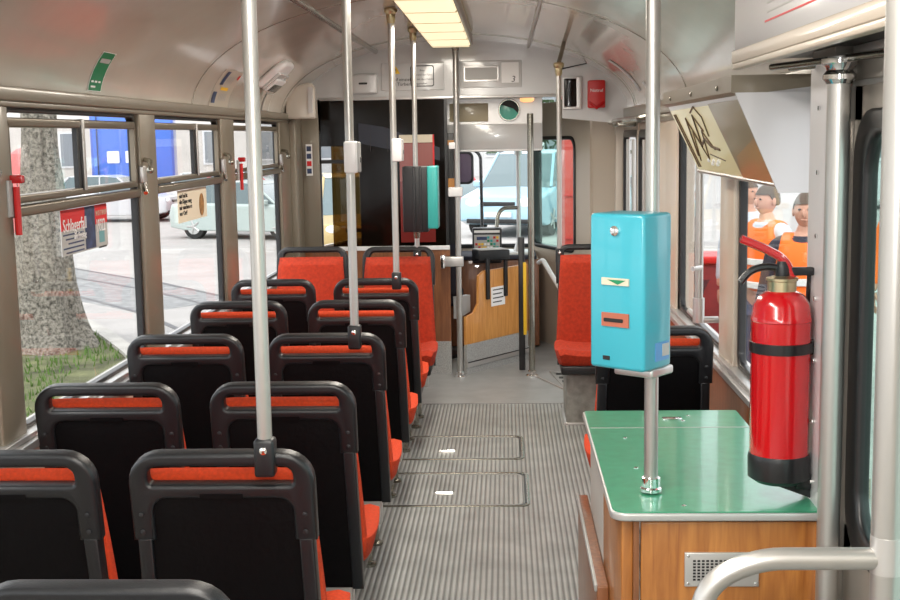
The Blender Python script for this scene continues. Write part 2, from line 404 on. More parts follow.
# rear wall (behind the camera)
b = MB(); b.box(XL, XR, YB-.05, YB, -.06, 1.0); b.box(XL, -1.0, YB-.05, YB, 1, 1.9); b.box(.5, XR, YB-.05, YB, 1, 1.9); b.box(XL, XR, YB-.05, YB, 1.8, 2.4)
struct(b.build('wall_back', M['wall'], smooth=False))

# ---------------------------------------------------------------- bulkhead and cab
arch = [ex(PI*k/40) for k in range(41)]
HB = 1.965
head = [(XL, HB)]+arch+[(XR, HB)]
head = [(XL, HB)]+[p for p in arch if p[1] > HB]+[(XR, HB)]
# clean: clip arch to width at HB
tt = math.asin((HB-SPRING)/RISE)
head = [ex(tt+(PI-2*tt)*k/40) for k in range(41)]
bh = struct(MB().prism(head, PY, YF, YF+.04).build('wall_front', M['ceilw'], ang=20))
MB().box(-1.30, .40, YF-.012, YF, HB-.008, HB+.012, .003).build('edge_strip', M['alu'], bh)
# side cheeks of the bulkhead
lc = [ex(tt*k/8) for k in range(9)]
MB().prism([(XL, SPRING-.1)]+lc+[(-1.30, HB), (-1.30, SPRING-.1)], PY, YF, YF+.04).build('cheek', M['ceil'], bh)
rc = [ex(PI-tt*k/8) for k in range(9)]
MB().prism([(XR, SPRING-.08)]+rc+[(.40, HB), (.40, SPRING-.03)], PY, YF, YF+.04).build('cheek', M['ceilw'], bh)
# cab rear partition
cp = struct(MB().box(XL, -.40, YF, YF+.04, .24, .90).build('wall_cab', M['wood2'], smooth=False))
MB().box(XL, -.40, YF-.006, YF+.045, 0, .24).build('kick_panel', M['speck'], cp, smooth=False)
MB().box(XL+.1, -.40, YF-.01, YF, .90, .93, .002).build('ledge_strip', M['white'], cp)
MB().box(-.62, -.60, YF-.009, YF, 0.02, .60).build('hatch_seam', M['rubber'], cp, smooth=False)
MB().box(XL+.0, -1.31, YF-.006, YF+.05, .9, SPRING+.0, .004).build('side_post', M['trim'], cp)
# dark cab window with clear slot
gw = struct(MB().box(-1.03, -.42, YF+.01, YF+.016, .93, HB).box(-1.31, -1.03, YF+.01, YF+.016, 1.64, HB).build('window_8', M['gdark'], smooth=False))
MB().box(-1.31, -1.23, YF+.012, YF+.016, .93, 1.64).build('glass_pane', M['glass'], gw, smooth=False)
MB().box(-1.23, -1.03, YF+.012, YF+.016, .93, 1.64).build('tinted_pane', glass('olive tinted glass', (.30, .22, .11), .8), gw, smooth=False)
MB().box(-1.31, -1.03, YF-.0, YF+.02, 1.52, 1.545).box(-1.315, -1.30, YF, YF+.02, .93, HB).box(-.425, -.405, YF, YF+.02, .93, HB).build('window_frame', M['rubber'], gw, smooth=False)
# cab floor dash, windscreen, corner window, nose
NB = .80
ws = struct(MB().box(-1.05, .30, YN, YN+.05, -.05, NB).build('wall_nose', M['wall'], smooth=False))
wsc = struct(MB().box(-1.0, .28, YN-.02, YN+.04, NB-.03, NB+.0).box(-1.0, .28, YN-.02, YN+.04, 1.565, 1.60).box(-1.03, -.98, YN-.02, YN+.04, NB, 1.6).box(.25, .30, YN-.02, YN+.04, NB, 1.6).build('window_9', M['rubber'], bev=.008))
MB().box(-1.0, .27, YN, YN+.005, NB, 1.58).build('glass_pane', M['glass'], wsc, smooth=False)
# header over windscreen
hp = struct(MB().box(-.42, .27, 9.0, 9.03, 1.585, HB).build('wall_cab_header', M['alu'], smooth=False))
MB().box(-.40, -.12, 8.985, 9.0, 1.80, 1.93, .004).build('fold_sun_blind', mat('tan blind', (.42, .36, .24), .4, coat=.3), hp)
MB().box(-.42, .27, 8.985, 9.0, 1.60, 1.78, .004).build('lower_panel', M['ceilw'], hp)
MB().box(-.42, .27, 9.0, YN, 1.60, 1.62).build('cab_soffit', M['ceilw'], hp, smooth=False)
MB().box(XL, XR, YF+.04, YN+.1, HB+.02, HB+.06).build('cab_roof', M['ceil'], hp, smooth=False)
MB().box(-1.1, .3, YN, YN+.05, 1.6, HB+.03).build('destination_front', M['wall'], hp, smooth=False)
# corner panel, right
A, B_ = Vector((.235, YN, 0)), Vector((.65, 9.28, 0)); dd = (B_-A); L = dd.length; dn = dd/L; nn = Vector((dn.y, -dn.x, 0))
PC = lambda u, v, w: tuple(A+dn*u+nn*w+Vector((0, 0, v)))
cwall = struct(plate('wall_corner_right', [rrect(0, L, -.02, 1.95, .001), rrect(.03, L-.26, .80, 1.665, .08)], PC, -.02, .02, M['wall']))
ring2 = plate('window_rubber', [rrect(.01, L-.24, .78, 1.685, .09), rrect(.035, L-.27, .81, 1.655, .07)], PC, -.03, .03, M['rubber'], cwall, .006)
plate('glass_pane', [rrect(.02, L-.25, .79, 1.675, .08)], PC, -.003, .003, M['gtint'], cwall)
plate('notice', [rrect(L-.18, L-.09, 1.40, 1.47, .002)], PC, -.026, -.021, M['wht'], cwall)
AL = Vector((XL, YF, 0)); BL = Vector((-1.05, YN, 0))
b = MB(); b.grid([[(XL, YF, -.05), (-1.05, YN, -.05)], [(XL, YF, .9), (-1.05, YN, .9)]]); b.grid([[(XL, YF, 1.75), (-1.05, YN, 1.75)], [(XL, YF, 2.0), (-1.05, YN, 2.0)]])
struct(b.build('wall_corner_left', M['wall'], solid=.03, smooth=False))
b = MB(); b.grid([[(.65, 9.28, -.05), (XR, 9.12, -.05)], [(.65, 9.28, 1.95), (XR, 9.12, 1.95)]]); struct(b.build('trim_17', M['wall'], solid=.03, smooth=False))
# header plates on the bulkhead
def frontplate(name, label, cat, x0, x1, z0, z1, y=YF, m='ceilw', bev=.003):
    t = thing(name, label, cat, ((x0+x1)/2, y, z0)); plate('backing', [rrect(x0, x1, z0, z1, .008)], PY, y-.008, y-.001, M[m], t, .002)
    return t
p0, p1 = at_y(382, 100, YF), at_y(450, 62, YF)
t = frontplate('warning_plate', 'pale plate with yellow warning triangle and boxed black notice above dark cab window', 'sign', p0.x, -.42, 2.02, 2.21)
tx = at_y(396, 72, YF).x
plate('warning_triangle', [[(tx-.03, 2.135), (tx+.03, 2.135), (tx, 2.188)]], PY, YF-.010, YF-.008, M['yel'], t)
text('!', 'triangle_mark', PY, tx-.006, 2.142, .04, YF-.011, M['bk'], t)
for k, s in enumerate(('Kopf einziehen', 'und Türbereich')): text(s, 'lettering', PY, tx-.05, 2.085-k*.032, .032, YF-.010, M['bk'], t)
plate('notice_border', [rrect(-.655, -.49, 2.045, 2.19, .015), rrect(-.649, -.496, 2.051, 2.184, .012)], PY, YF-.010, YF-.008, M['bk'], t)
for k, s in enumerate(('Bitte', 'während der Fahrt', 'nicht mit dem Fahrer', 'sprechen')): text(s, 'lettering', PY, -.572, 2.15-k*.03, .0185, YF-.010, M['bk'], t, align='CENTER')
t = frontplate('stop_display', 'pale framed display plate with glossy window and number panel above round mirror', 'display', -.34, .12, 2.03, 2.215)
plate('display_window', [rrect(-.27, -.05, 2.085, 2.165, .005)], PY, YF-.012, YF-.008, M['greyp'], t)
plate('window_frame', [rrect(-.285, -.035, 2.07, 2.18, .005), rrect(-.27, -.05, 2.085, 2.165, .005)], PY, YF-.016, YF-.008, M['alu'], t, .002)
plate('number_panel', [rrect(-.02, .10, 2.06, 2.20, .004)], PY, YF-.012, YF-.008, M['wht'], t)
text('3', 'numeral', PY, .045, 2.065, .06, YF-.013, M['bk'], t, shear=.2)
# fan cover on bulkhead left with slot
q = at_y(361, 84, YF)
t = thing('ventilation_cover', 'white moulded cover with dark slot left of the warning plate', 'cover', (q.x, YF, q.z-.1))
plate('cover_shell', [rrect(q.x-.10, q.x+.12, q.z-.07, q.z+.07, .01, rr=(.02, .09, .01, .01))], PY, YF-.05, YF, M['ceilw'], t, .012)
plate('slot', [rrect(q.x-.01, q.x+.05, q.z-.006, q.z+.008, .006)], PY, YF-.053, YF-.049, M['bk'], t)
# white corner housing at upper left
q = at_y(302, 98, 8.35)
t = thing('corner_housing', 'tall domed beige corner housing beside front end of left window rail', 'housing', (q.x, 8.35, 1.85))
plate('dome', [rrect(q.x-.11, q.x+.09, 1.83, 2.07, .02, rr=(.04, .16, .01, .01))], PY, 8.33, 8.39, M['ceil'], t, .012)
plate('lock_strip', [rrect(q.x+.045, q.x+.075, 1.87, 2.04, .004)], PY, 8.322, 8.331, M['alu'], t)
# mirror in header
q = at_y(509, 110, 8.97)
t = thing('round_mirror', 'round convex mirror showing green in silver header over windscreen', 'mirror', (q.x, 8.97, q.z-.08))
MB().lathe([(.076, 0), (.079, -.02), (.076, -.03), (.071, -.03)], (q.x, 8.985, q.z), 32, 'y').build('mirror_rim', M['dsteel'], t)
MB().lathe([(.072, 0), (.07, -.034), (.04, -.04), (.0005, -.042)], (q.x, 8.985, q.z), 32, 'y').build('mirror_glass', M['mint'], t)
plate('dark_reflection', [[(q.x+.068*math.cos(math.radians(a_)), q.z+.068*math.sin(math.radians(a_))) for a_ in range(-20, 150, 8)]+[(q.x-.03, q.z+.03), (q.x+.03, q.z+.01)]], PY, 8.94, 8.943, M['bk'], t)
# backing panel for mirror
q2 = at_y(527, 95, 8.9)
t = thing('amber_ceiling_lamp', 'small amber lit lamp under header right of the round mirror', 'lamp', (q2.x, 8.9, HB-.03))
MB().lathe([(.05, 0), (.05, -.02), (.03, -.03)], (q2.x, 8.9, HB-.005), 20).build('lens', mat('amber glow', (.9, .5, .2), .3, emit=(1, .5, .2), es=1.2), t)
MB().lathe([(.056, .004), (.056, -.006), (.05, -.006)], (q2.x, 8.9, HB), 20).build('lamp_rim', M['alu'], t)
# red box and black speaker at upper right front
q = at_y(596, 95, YF)
t = thing('red_dispenser_box', 'small red wall box with white print on right of front bulkhead', 'box', (q.x, YF, q.z-.1))
plate('case', [rrect(q.x-.06, q.x+.06, q.z-.09, q.z+.10, .012)], PY, YF-.06, YF, M['redm'], t, .008)
text('Notruf', 'lettering', PY, q.x-.045, q.z+.02, .032, YF-.062, M['wht'], t)
MB().tube([(q.x-.05, YF-.05, q.z-.05), (q.x, YF-.075, q.z-.09), (q.x+.05, YF-.05, q.z-.05)], .012, 10).build('release_handle', M['red'], t)
q = at_y(571, 92, YF)
t = thing('black_wall_panel', 'small black glossy panel between front pole and red box on bulkhead', 'panel', (q.x, YF, q.z-.1))
plate('panel_face', [rrect(q.x-.045, q.x+.035, q.z-.10, q.z+.09, .006)], PY, YF-.03, YF, M['gdark'], t, .004)
plate('panel_frame', [rrect(q.x-.06, q.x+.075, q.z-.12, q.z+.105, .006), rrect(q.x-.045, q.x+.035, q.z-.10, q.z+.09, .006)], PY, YF-.02, YF, M['alu'], t, .004)
MB().tube([(q.x-.06, YF-.01, q.z+.16), (q.x+.14, YF-.01, q.z+.20)], .004, 6).build('clip_rail', M['bk'], t)

# ================================================================== SEATS
def frame_loops(w=.43):
    h = w/2
    outer = rrect(-h, h, -.19, .035, .0, rr=(.07, .07, .012, .012))
    # arch cut at bottom
    bot = [(h-.052, -.19)] + [(h-.052, -.115)]
    arcp = arc((h-.052-.035, -.115), .035, 0, 90, 5, lambda u, v: (u, v))
    arcl = arc((-h+.052+.035, -.115), .035, 90, 180, 5, lambda u, v: (u, v))
    o = []
    for p in rrect(-h, h, -.19, .035, .0, rr=(.075, .075, .0, .0)): o.append(p)
    # o order: top right arc, top left arc, bottom left, bottom right ; insert the arch between bl and br
    bl, br = o[-2], o[-1]
    o = o[:-2]+[bl, (-h+.052, -.19)]+arcl[::-1]+arcp[::-1]+[(h-.052, -.19), br]
    slot = rrect(-h+.045, h-.048, -.046, .002, .014, rr=(.025, .025, .01, .01))
    return [o, slot]
def make_seat(front_face='orange'):
    """origin on the floor under the back; +Y is the way the passenger faces; back top at z=.965"""
    s = thing('passenger_seat', 'x', 'seat')
    TOP = .935; ti = math.radians(9)
    def BK(u, v, w):       # v up from handle line (0), reclined backwards (towards -Y)
        return (u*1.035, .022+w*math.cos(ti)-(v-.035)*math.sin(ti), TOP+v*math.cos(ti)+w*math.sin(ti))
    plate('grab_frame', frame_loops(), BK, -.022, .022, M['blk'], s, .010, world=False)
    for sx in (-1, 1):
        b = MB()
        pass
        for v in (-.12, -.165): MB().lathe([(.007, 0), (.007, -.003), (.003, -.004)], BK(sx*.19, v, -.023), 10, 'y').build('bolt', M['blk'], s, world=False)
    MB().prism([(-.05, -.078), (.05, -.078), (.05, -.066), (-.05, -.066)], BK, -.0235, -.022).build('maker_plate', M['shell'], s, world=False)
    # shell
    b = MB(); rows = []
    sh = [rrect(-.19, .19, -.60, -.05, .05)]
    plate('back_shell', [[(-.175, -.05), (.175, -.05), (.195, -.16), (.205, -.655), (-.205, -.655), (-.195, -.16)][::-1]], BK, -.012, .012, M['shell'], s, .008, world=False)
    for sx in (-1, 1):
        plate('side_rail', [[(sx*.172, -.185), (sx*.206, -.185), (sx*.214, -.655), (sx*.18, -.655)]], BK, -.02, .026, M['blk'], s, .006, world=False)
    # cushion on the front side
    b = MB(); rows = []
    for j in range(13):
        v = -.037-.54*j/12; e = min(1, math.sqrt(max(0, 1-(1-min(j, 1.6)/1.6)**2))+.25)
        hw = .186+.034*j/12
        rows.append([BK(u*hw, v, .020+(.052+.012*math.sin(PI*j/12))*e*(1-abs(u)**6*.35)) for u in [k/8-1 for k in range(17)]])
    b.grid(rows)
    base = [[BK(p*hw2, v2, .010) for p in (-1, 1)] for hw2, v2 in ((.180, -.018), (.204, -.578))]
    bb = b.build('back_cushion', M[front_face], s, world=False)
    k = bb.modifiers.new('s', 'SOLIDIFY'); k.thickness = .03; k.offset = 0
    # seat cushion
    b = MB(); rows = []
    for j in range(11):
        y = .15+.40*j/10; rows.append([])
        for k in range(15):
            u = k/7-1; hw = .236+.012*math.sin(PI*min(1, j/9))
            if j == 0 or j == 10: hw -= .012
            z = .435+.022*(abs(u)**3)-.018*math.sin(PI*j/10)-(.03 if j == 10 else 0)-(.018 if abs(u) > .99 else 0)
            rows[-1].append((u*hw, y, z))
    b.grid(rows); bb = b.build('seat_cushion', M[front_face if front_face == 'redfab' else 'orange'], s, world=False)
    k = bb.modifiers.new('s', 'SOLIDIFY'); k.thickness = .085; k.offset = -1; k2 = bb.modifiers.new('b', 'BEVEL'); k2.width = .015; k2.segments = 3; k2.limit_method = 'ANGLE'
    MB().box(-.215, .215, .14, .53, .30, .35, .012).build('seat_pan', M['blk'], s, world=False)
    MB().box(-.13, .13, .20, .46, .22, .30, .008).box(-.18, .18, .16, .22, .18, .30, .006).build('under_frame', M['alu'], s, world=False)
    for y in (.20, .46):
        MB().tube([(.12, y, .35), (.12, y, .02)], .014, 8).lathe([(.03, 0), (.03, .012), (.015, .02)], (.12, y, .0), 12).build('leg', M['dsteel'], s, world=False)
        MB().tube([(-.12, y, .35), (-.12, y, .02)], .014, 8).lathe([(.03, 0), (.03, .012), (.015, .02)], (-.12, y, .0), 12).build('leg', M['dsteel'], s, world=False)
    return s
seat0 = make_seat('orange'); red0 = make_seat('redfab')
used = {}
def place(proto, x, y, rz, label, group):
    y -= .0
    o = proto if not used.get(proto.name) else copy_tree(proto); used[proto.name] = 1
    o.location = (x, y, 0); o.rotation_euler = (0, 0, rz); o['label'] = label; o['group'] = group
    return o
ROWS = [1.92, 2.79, 3.60, 4.525, 5.47, 6.32]
AX, WX = -.682, -1.222
DY = -.0
names_a = ['black back of seat at bottom edge of view, only its rounded top corner showing',
           'black-backed orange aisle seat nearest the viewer, pole clamped to its grab handle',
           'black-backed orange aisle seat directly ahead of the nearest pole seat, no pole',
           'black-backed orange aisle seat, middle one of three carrying a pole',
           'black-backed orange aisle seat without a pole between two pole seats, fourth row',
           'black-backed orange aisle seat farthest forward, pole on its handle, facing red seats']
names_w = ['', 'black-backed orange window seat nearest the viewer, cut by left edge of view',
           'black-backed orange window seat in second row beside window with grass outside',
           'black-backed orange window seat in third row below first window pillar',
           'black-backed orange window seat in fourth row from the viewer',
           'black-backed orange window seat farthest forward, behind left red seat']
for i, y in enumerate(ROWS):
    place(seat0, AX, y+DY, 0, names_a[i], 'black-backed orange passenger seats')
    if i: place(seat0, WX if i > 1 else WX+.015, y+DY, 0, names_w[i], 'black-backed orange passenger seats')
rs = place(seat0, .56, 4.62, 0, 'black-backed seat behind green counter on the right, partly hidden by turquoise box', 'black-backed orange passenger seats')
place(red0, -.66, 7.53, PI, 'red seat facing rearwards by the aisle in front of dark cab window', 'red seats facing the rear')
place(red0, -1.20, 7.58, PI, 'red seat facing rearwards beside the left window at front', 'red seats facing the rear')
rr_ = place(red0, .525, 7.53, PI, 'single red seat facing rearwards on right, half hidden by turquoise box', 'red seats facing the rear')
for c in kids(rr_):
    if c.name.startswith(('leg', 'under_frame')): bpy.data.objects.remove(c)
for o_ in [q_ for q_ in bpy.data.objects if q_.get('group') == 'red seats facing the rear']: o_.scale = (1, 1, 1.065)
# pedestal under right red seat
t = thing('seat_pedestal', 'grey metal pedestal box under the single red seat on right', 'pedestal', (.5, 7.28, 0))
MB().box(.345, .75, 7.12, 7.50, .0, .30, .008).build('casing', mat('scuffed grey metal', (.25, .25, .23), .5, var=.3, vscale=20), t)
MB().box(.33, .77, 7.11, 7.52, 0, .012, .002).build('foot_flange', M['alu'], t)

# ================================================================== POLES
def czv(x): return SPRING+RISE*math.sqrt(max(0, 1-((x-XC)/XA)**2))
def pole(x, y, z0, label, r=.0165, foot='clamp', top=True, z1=None, m='steel', fm='brass'):
    t = thing('grab_pole', label, 'pole', (x, y, z0), group='upright grab poles')
    z1 = z1 or czv(x)-.005
    MB().tube([(x, y, z0), (x, y, z1)], r, 18).build('tube', M[m], t)
    if top: MB().lathe([(r+.001, -.075), (r+.006, -.06), (r+.007, -.03), (r+.016, -.02), (r+.018, -.006), (r+.012, .004)], (x, y, z1), 20).build('ceiling_socket', M[fm], t)
    if foot == 'clamp':
        MB().box(x-.024, x+.024, y-.024, y+.024, z0-.06, z0+.03, .008).build('handle_clamp', M['blk'], t)
        MB().lathe([(.009, 0), (.009, -.004), (.003, -.006)], (x, y-.024, z0+.005), 12, 'y').build('clamp_bolt', M['chrome'], t)
    elif foot == 'flange':
        MB().lathe([(.045, 0), (.045, .006), (r+.010, .014), (r+.008, .035), (r+.001, .04)], (x, y, z0), 20).build('foot_flange', M['chrome'], t)
    elif foot == 'collar': MB().lathe([(.027, 0), (.027, .008), (r+.006, .012), (r+.006, .035), (r+.001, .038)], (x, y, z0), 20).build('foot_collar', M['chrome'], t)
    return t
PXC = -.570
pole(PXC, ROWS[1]+.004, .975, 'satin steel pole rising from the nearest aisle seat handle', .0175)
pole(PXC, ROWS[3]+.004, .975, 'satin steel pole with white button box from the middle pole seat')
pole(PXC, ROWS[5]+.004, .975, 'satin steel pole with white button box from farthest aisle seat')
pole(-.545, 7.50, .98, 'thin steel pole carrying the teal and black ticket box before cab', .015)
pole(-.335, 8.60, 0, 'floor to ceiling steel pole standing at the wooden cab gate', .020, foot='flange', m='steel', fm='dsteel')
pole(.175, 8.62, 0, 'grey floor standing pole beside the yellow strip at cab entrance', .022, foot='flange', z1=HB-.12, top=False, m='dsteel')
tp = pole(.325, 7.50, .98, 'thin steel pole above single red seat on the right, bent at top', .015, z1=2.12)
MB().tube(fillet([(.325, 7.50, 2.12), (.34, 7.55, 2.17), (.37, 7.75, 2.265)], .04), .013, 12).build('bent_upper_tube', M['dsteel'], tp)
pole(.358, 3.03, .805, 'thick satin steel pole standing on green counter, holding turquoise box', .0175, foot='collar')
tp = pole(.741, 2.80, 0.02, 'stout polished steel post beside right door pillar', .026, z1=1.86, top=False, foot='none')
MB().lathe([(.028, 0), (.036, .01), (.036, .02), (.028, .03), (.03, .035), (.04, .045), (.04, .055)], (.741, 2.80, 1.80), 24).build('top_collar', M['chrome'], tp)
tp = pole(.78, 5.0, .95, 'short steel pole in front of the right window below advert box', .0175, z1=1.80, top=False, foot='none')
MB().lathe([(.024, -.05), (.024, .05)], (.78, 5.0, .98), 16).tube([(.78, 5.0, .94), (.86, 5.0, .94)], .014).tube([(.78, 5.0, .94), (.78, 5.25, .94)], .012).build('wall_bracket', M['alu'], tp)
MB().tube([(.78, 4.95, 1.16), (.74, 4.9, 1.16)], .01).build('side_peg', M['alu'], tp)
# nearest pole with the bent handrail
x, y = .549, 1.75
t = thing('entrance_pole', 'thick pale steel pole with bent handrail at right edge of view', 'pole', (x, y, 0), group=None)
MB().tube([(x, y, 0), (x-.003, y, 2.2)], .0225, 24).build('tube', M['steel'], t)
MB().tube(fillet([(x, y, 1.08), (.36, y, 1.08), (.285, y, 1.04), (.25, y-.02, .7)], .08), .0165, 20).build('bent_handrail', M['steel'], t)
MB().tube([(x, y, 1.06), (x, y, 1.115)], .0245, 20).build('joint_sleeve', M['alu'], t)
# white button boxes
for (yy, lab) in ((ROWS[3]+.004, 'small white stop button box on the middle seat pole'), (ROWS[5]+.004, 'small white stop button box on the farther seat pole')):
    p = at_y(353 if yy < 5 else 398, 157 if yy < 5 else 150, yy)
    t = thing('stop_button_box', lab, 'button box', (PXC, yy, p.z-.06), group='white stop button boxes on the poles')
    MB().box(p.x-.028, p.x+.022, yy-.05, yy-.015, p.z-.058, p.z+.058, .008).build('case', M['white'], t)
    MB().box(p.x+.02, p.x+.03, yy-.045, yy+.0, p.z-.055, p.z+.055, .004).build('mounting_back', M['grey'], t)
    MB().box(p.x+.028, p.x+.033, yy-.035, yy-.015, p.z-.02, p.z+.0, .002).build('push_button', M['rubber'], t)
# horizontal handrail clamp on pole at cab
t = thing('pole_bracket', 'silver bracket joining cab pole to wood partition at waist height', 'bracket', (-.36, 8.6, .80))
MB().box(-.44, -.30, 8.575, 8.625, .79, .86, .006).build('clamp_block', M['alu'], t); MB().box(-.46, -.43, 8.565, 8.70, .78, .87, .004).build('wall_plate', M['chrome'], t)
t = thing('pole_bracket', 'small white latch block on cab pole at shoulder height', 'bracket', (-.36, 8.6, 1.25))
MB().box(-.40, -.30, 8.565, 8.63, 1.28, 1.345, .008).build('clamp_block', M['white'], t)
t = thing('pole_bracket', 'small white block on cab pole just under the silver header', 'bracket', (-.36, 8.6, 1.60))
MB().box(-.39, -.345, 8.575, 8.63, 1.61, 1.655, .006).build('clamp_block', M['white'], t)

# ================================================================== TICKET BOXES
rz = math.radians(-39)
p = at_y(640, 290, 2.93)
t = thing('ticket_validator', 'turquoise ticket stamping box with two slots mounted on the counter pole', 'ticket machine', (.338, 2.985, 1.095), rot=(0, 0, rz))
W_, H_ = .155, .375
zb = at_y(640, 368, 2.92).z-1.10
# local: front is -Y
MB().box(-.100, .055, -.095, .03, zb, zb+H_, .010).build('case', M['cyan'], t, world=False)
MB().box(-.06, .05, -.05, .05, zb-.022, zb, .006).build('bottom_bracket', M['alu'], t, world=False)
LF = lambda u, v, w: (u, w, v+zb)
plate('ticket_slot', [rrect(-.062, .015, .205, .222, .001)], LF, -.099, -.094, M['paper'], t, world=False)
plate('green_arrow', [[(-.045, .218), (.008, .218), (-.015, .207)]], LF, -.100, -.099, M['grn'], t, world=False)
plate('ticket_slot', [rrect(-.062, .015, .105, .138, .001)], LF, -.099, -.094, mat('copper slot', (.40, .12, .07), .4), t, world=False)
plate('slot_opening', [rrect(-.055, .0, .116, .125, .003)], LF, -.1005, -.099, M['bk'], t, world=False)
plate('type_plate', [rrect(-.060, -.040, .022, .032, .001)], LF, -.0965, -.094, M['bk'], t, world=False)
MB().lathe([(.012, 0), (.012, -.004), (.006, -.006), (.001, -.006)], (-.025, -.096, zb+H_-.04), 16, 'y').build('lock', M['chrome'], t, world=False)
MB().box(.0545, .0565, -.045, .015, zb+.02, zb+.065).build('round_sticker', mat('blue sticker', (.10, .30, .60), .4), t, world=False, smooth=False)
MB().box(.056, .0572, -.015, .015, zb+.03, zb+.06).build('sticker_panel', M['greyp'], t, world=False, smooth=False)
p0, p1 = at_y(404, 166, 7.42), at_y(440, 230, 7.42)
t = thing('ticket_validator', 'teal ticket box with black ribbed back on thin pole before cab window', 'ticket machine', (-.55, 7.4, p1.z))
MB().box(p0.x+.148, p1.x, 7.25, 7.42, p1.z+.02, p0.z, .008).build('case', M['teal'], t)
b = MB().box(p0.x, p0.x+.150, 7.27, 7.40, p1.z, p0.z, .006)
b.box(p0.x+.06, p0.x+.078, 7.26, 7.28, p1.z, p0.z, .003); b.box(p0.x+.10, p0.x+.115, 7.26, 7.28, p1.z, p0.z, .003)
b.build('black_back', M['blk'], t)
MB().tube([(-.545, 7.5, p1.z-.05), (-.545, 7.48, p1.z+.02)], .02).build('clamp', M['dsteel'], t)

# ================================================================== COUNTER
t = thing('counter_cabinet', 'oak counter cabinet with green laminate top and metal edging on right', 'cabinet', (.5, 3.4, 0))
x0, x1, y0, y1, TZ = .250, .741, 2.87, 3.96, .80
plate('counter_top', [rrect(x0, x1, y0, y1, .03, rr=(.01, .01, .035, .002))], PZ, TZ-.004, TZ, M['green'], t)
plate('metal_edging', [rrect(x0-.006, x1, y0-.006, y1+.006, .03, rr=(.012, .012, .04, .002))], PZ, TZ-.023, TZ-.003, M['edge'], t, .005)
MB().box(x0+.004, x1, 3.72, 3.726, TZ-.001, TZ+.0008).build('lid_seam', M['edge'], t, smooth=False)
MB().box(.318, x1, y0+.015, y0+.035, 0, TZ-.03, .004).build('front_panel', M['wood'], t)
MB().box(.272, .300, y0+.03, 3.45, 0, TZ-.03, .003).build('side_panel', M['wood'], t)
MB().box(.300, .314, y0+.017, y0+.05, 0, TZ-.03).build('corner_bead', M['wood2'], t, smooth=False)
MB().box(.272, .300, 3.47, 3.99, 0, TZ-.03, .003).build('side_door', mat('grey side panel', (.45, .43, .40), .4), t)
b = MB(); b.box(.422, .60, y0+.008, y0+.016, .61, .695, .002); vp = b.build('vent_plate', M['alu'], t)
b = MB()
for r in range(7):
    for c in range(11): b.box(.442+c*.0105, .4485+c*.0105, y0+.0065, y0+.009, .626+r*.0078, .6305+r*.0078)
b.build('vent_holes', M['rubber'], vp, smooth=False)
b = MB()
for (u, v) in ((.430, .618), (.592, .618), (.430, .687), (.592, .687)): b.lathe([(.004, 0), (.004, -.002), (.001, -.003)], (u, y0+.008, v), 8, 'y')
b.build('vent_screws', M['chrome'], vp)
for (px, py) in ((625, 438), (636, 468), (684, 506), (688, 416), (683, 421)):
    q = at_z(px, py, TZ); MB().lathe([(.006, 0), (.006, .002), (.002, .003)], (q.x, q.y, TZ), 10).build('screw', M['chrome'], t)
q = at_z(672, 419, TZ); MB().box(q.x-.03, q.x+.03, q.y-.014, q.y+.014, TZ, TZ+.004, .001).build('lid_latch', M['chrome'], t)
t = thing('low_side_box', 'low brown wooden box with metal edge along aisle beside counter cabinet', 'box', (.26, 3.7, 0))
MB().box(.238, .271, 3.25, 4.12, 0, .47, .004).build('box_panel', M['wood2'], t); MB().box(.232, .240, 3.25, 4.12, .455, .475, .002).build('edge_strip', M['edge'], t)

# ================================================================== EXTINGUISHER
ex_ = .664; ey = 2.98
t = thing('fire_extinguisher', 'red fire extinguisher strapped to the right door pillar above green counter', 'fire extinguisher', (ex_, ey, .83))
R_ = .071
zt = at_y(780, 290, ey).z; zl = at_y(780, 452, ey).z; zk = .845
MB().lathe([(R_-.004, zl-.03), (R_, zl), (R_, zt-.075), (R_*1.025, zt-.073), (R_*1.025, zt-.065), (R_, zt-.062), (R_*.95, zt-.035), (R_*.75, zt-.012), (.035, zt-.002), (.03, zt)], (ex_, ey, 0), 40).build('cylinder', M['red'], t)
MB().lathe([(R_*.8, zk), (R_+.003, zk+.012), (R_+.004, zl-.012), (R_+.001, zl)], (ex_, ey, 0), 40).build('base_boot', M['rubber'], t)
MB().lathe([(.034, zt-.004), (.034, zt+.022), (.038, zt+.024), (.038, zt+.03), (.02, zt+.035)], (ex_, ey, 0), 24).build('neck_ring', M['brass'], t)
MB().lathe([(.016, zt+.03), (.018, zt+.05), (.012, zt+.07)], (ex_, ey, 0), 16).box(ex_-.012, ex_+.075, ey-.01, ey+.01, zt+.035, zt+.055, .004).build('valve', M['blk'], t)
MB().tube(fillet([(ex_+.025, ey, zt+.03), (ex_+.005, ey, zt+.075), (ex_-.04, ey, zt+.10), (ex_-.10, ey, zt+.125)], .03), .011, 10, radii=None, flat=1).build('lever', M['red'], t)
MB().tube(fillet([(ex_+.01, ey, zt+.045), (ex_-.03, ey, zt+.06), (ex_-.075, ey, zt+.05), (ex_-.10, ey, zt+.02)], .03), .009, 10).build('carry_handle', M['blk'], t)
MB().tube(fillet([(ex_+.06, ey, zt+.045), (.74, ey+.03, zt+.045), (.735, ey+.05, zt-.2)], .03), .009, 10).build('hose', M['rubber'], t)
zs = at_y(780, 346, ey).z
MB().lathe([(R_+.001, zs-.013), (R_+.004, zs-.012), (R_+.004, zs+.012), (R_+.001, zs+.013)], (ex_, ey, 0), 40).box(.715, .74, ey-.02, ey+.02, zs-.02, zs+.02, .004).build('strap', M['rubber'], t)
MB().box(.70, .738, ey-.03, ey+.03, .83, .87, .004).prism([(ex_-.03, .845), (.738, .845), (.738, .80+.006)], PY, ey-.02, ey+.02).build('wall_bracket', M['rubber'], t)

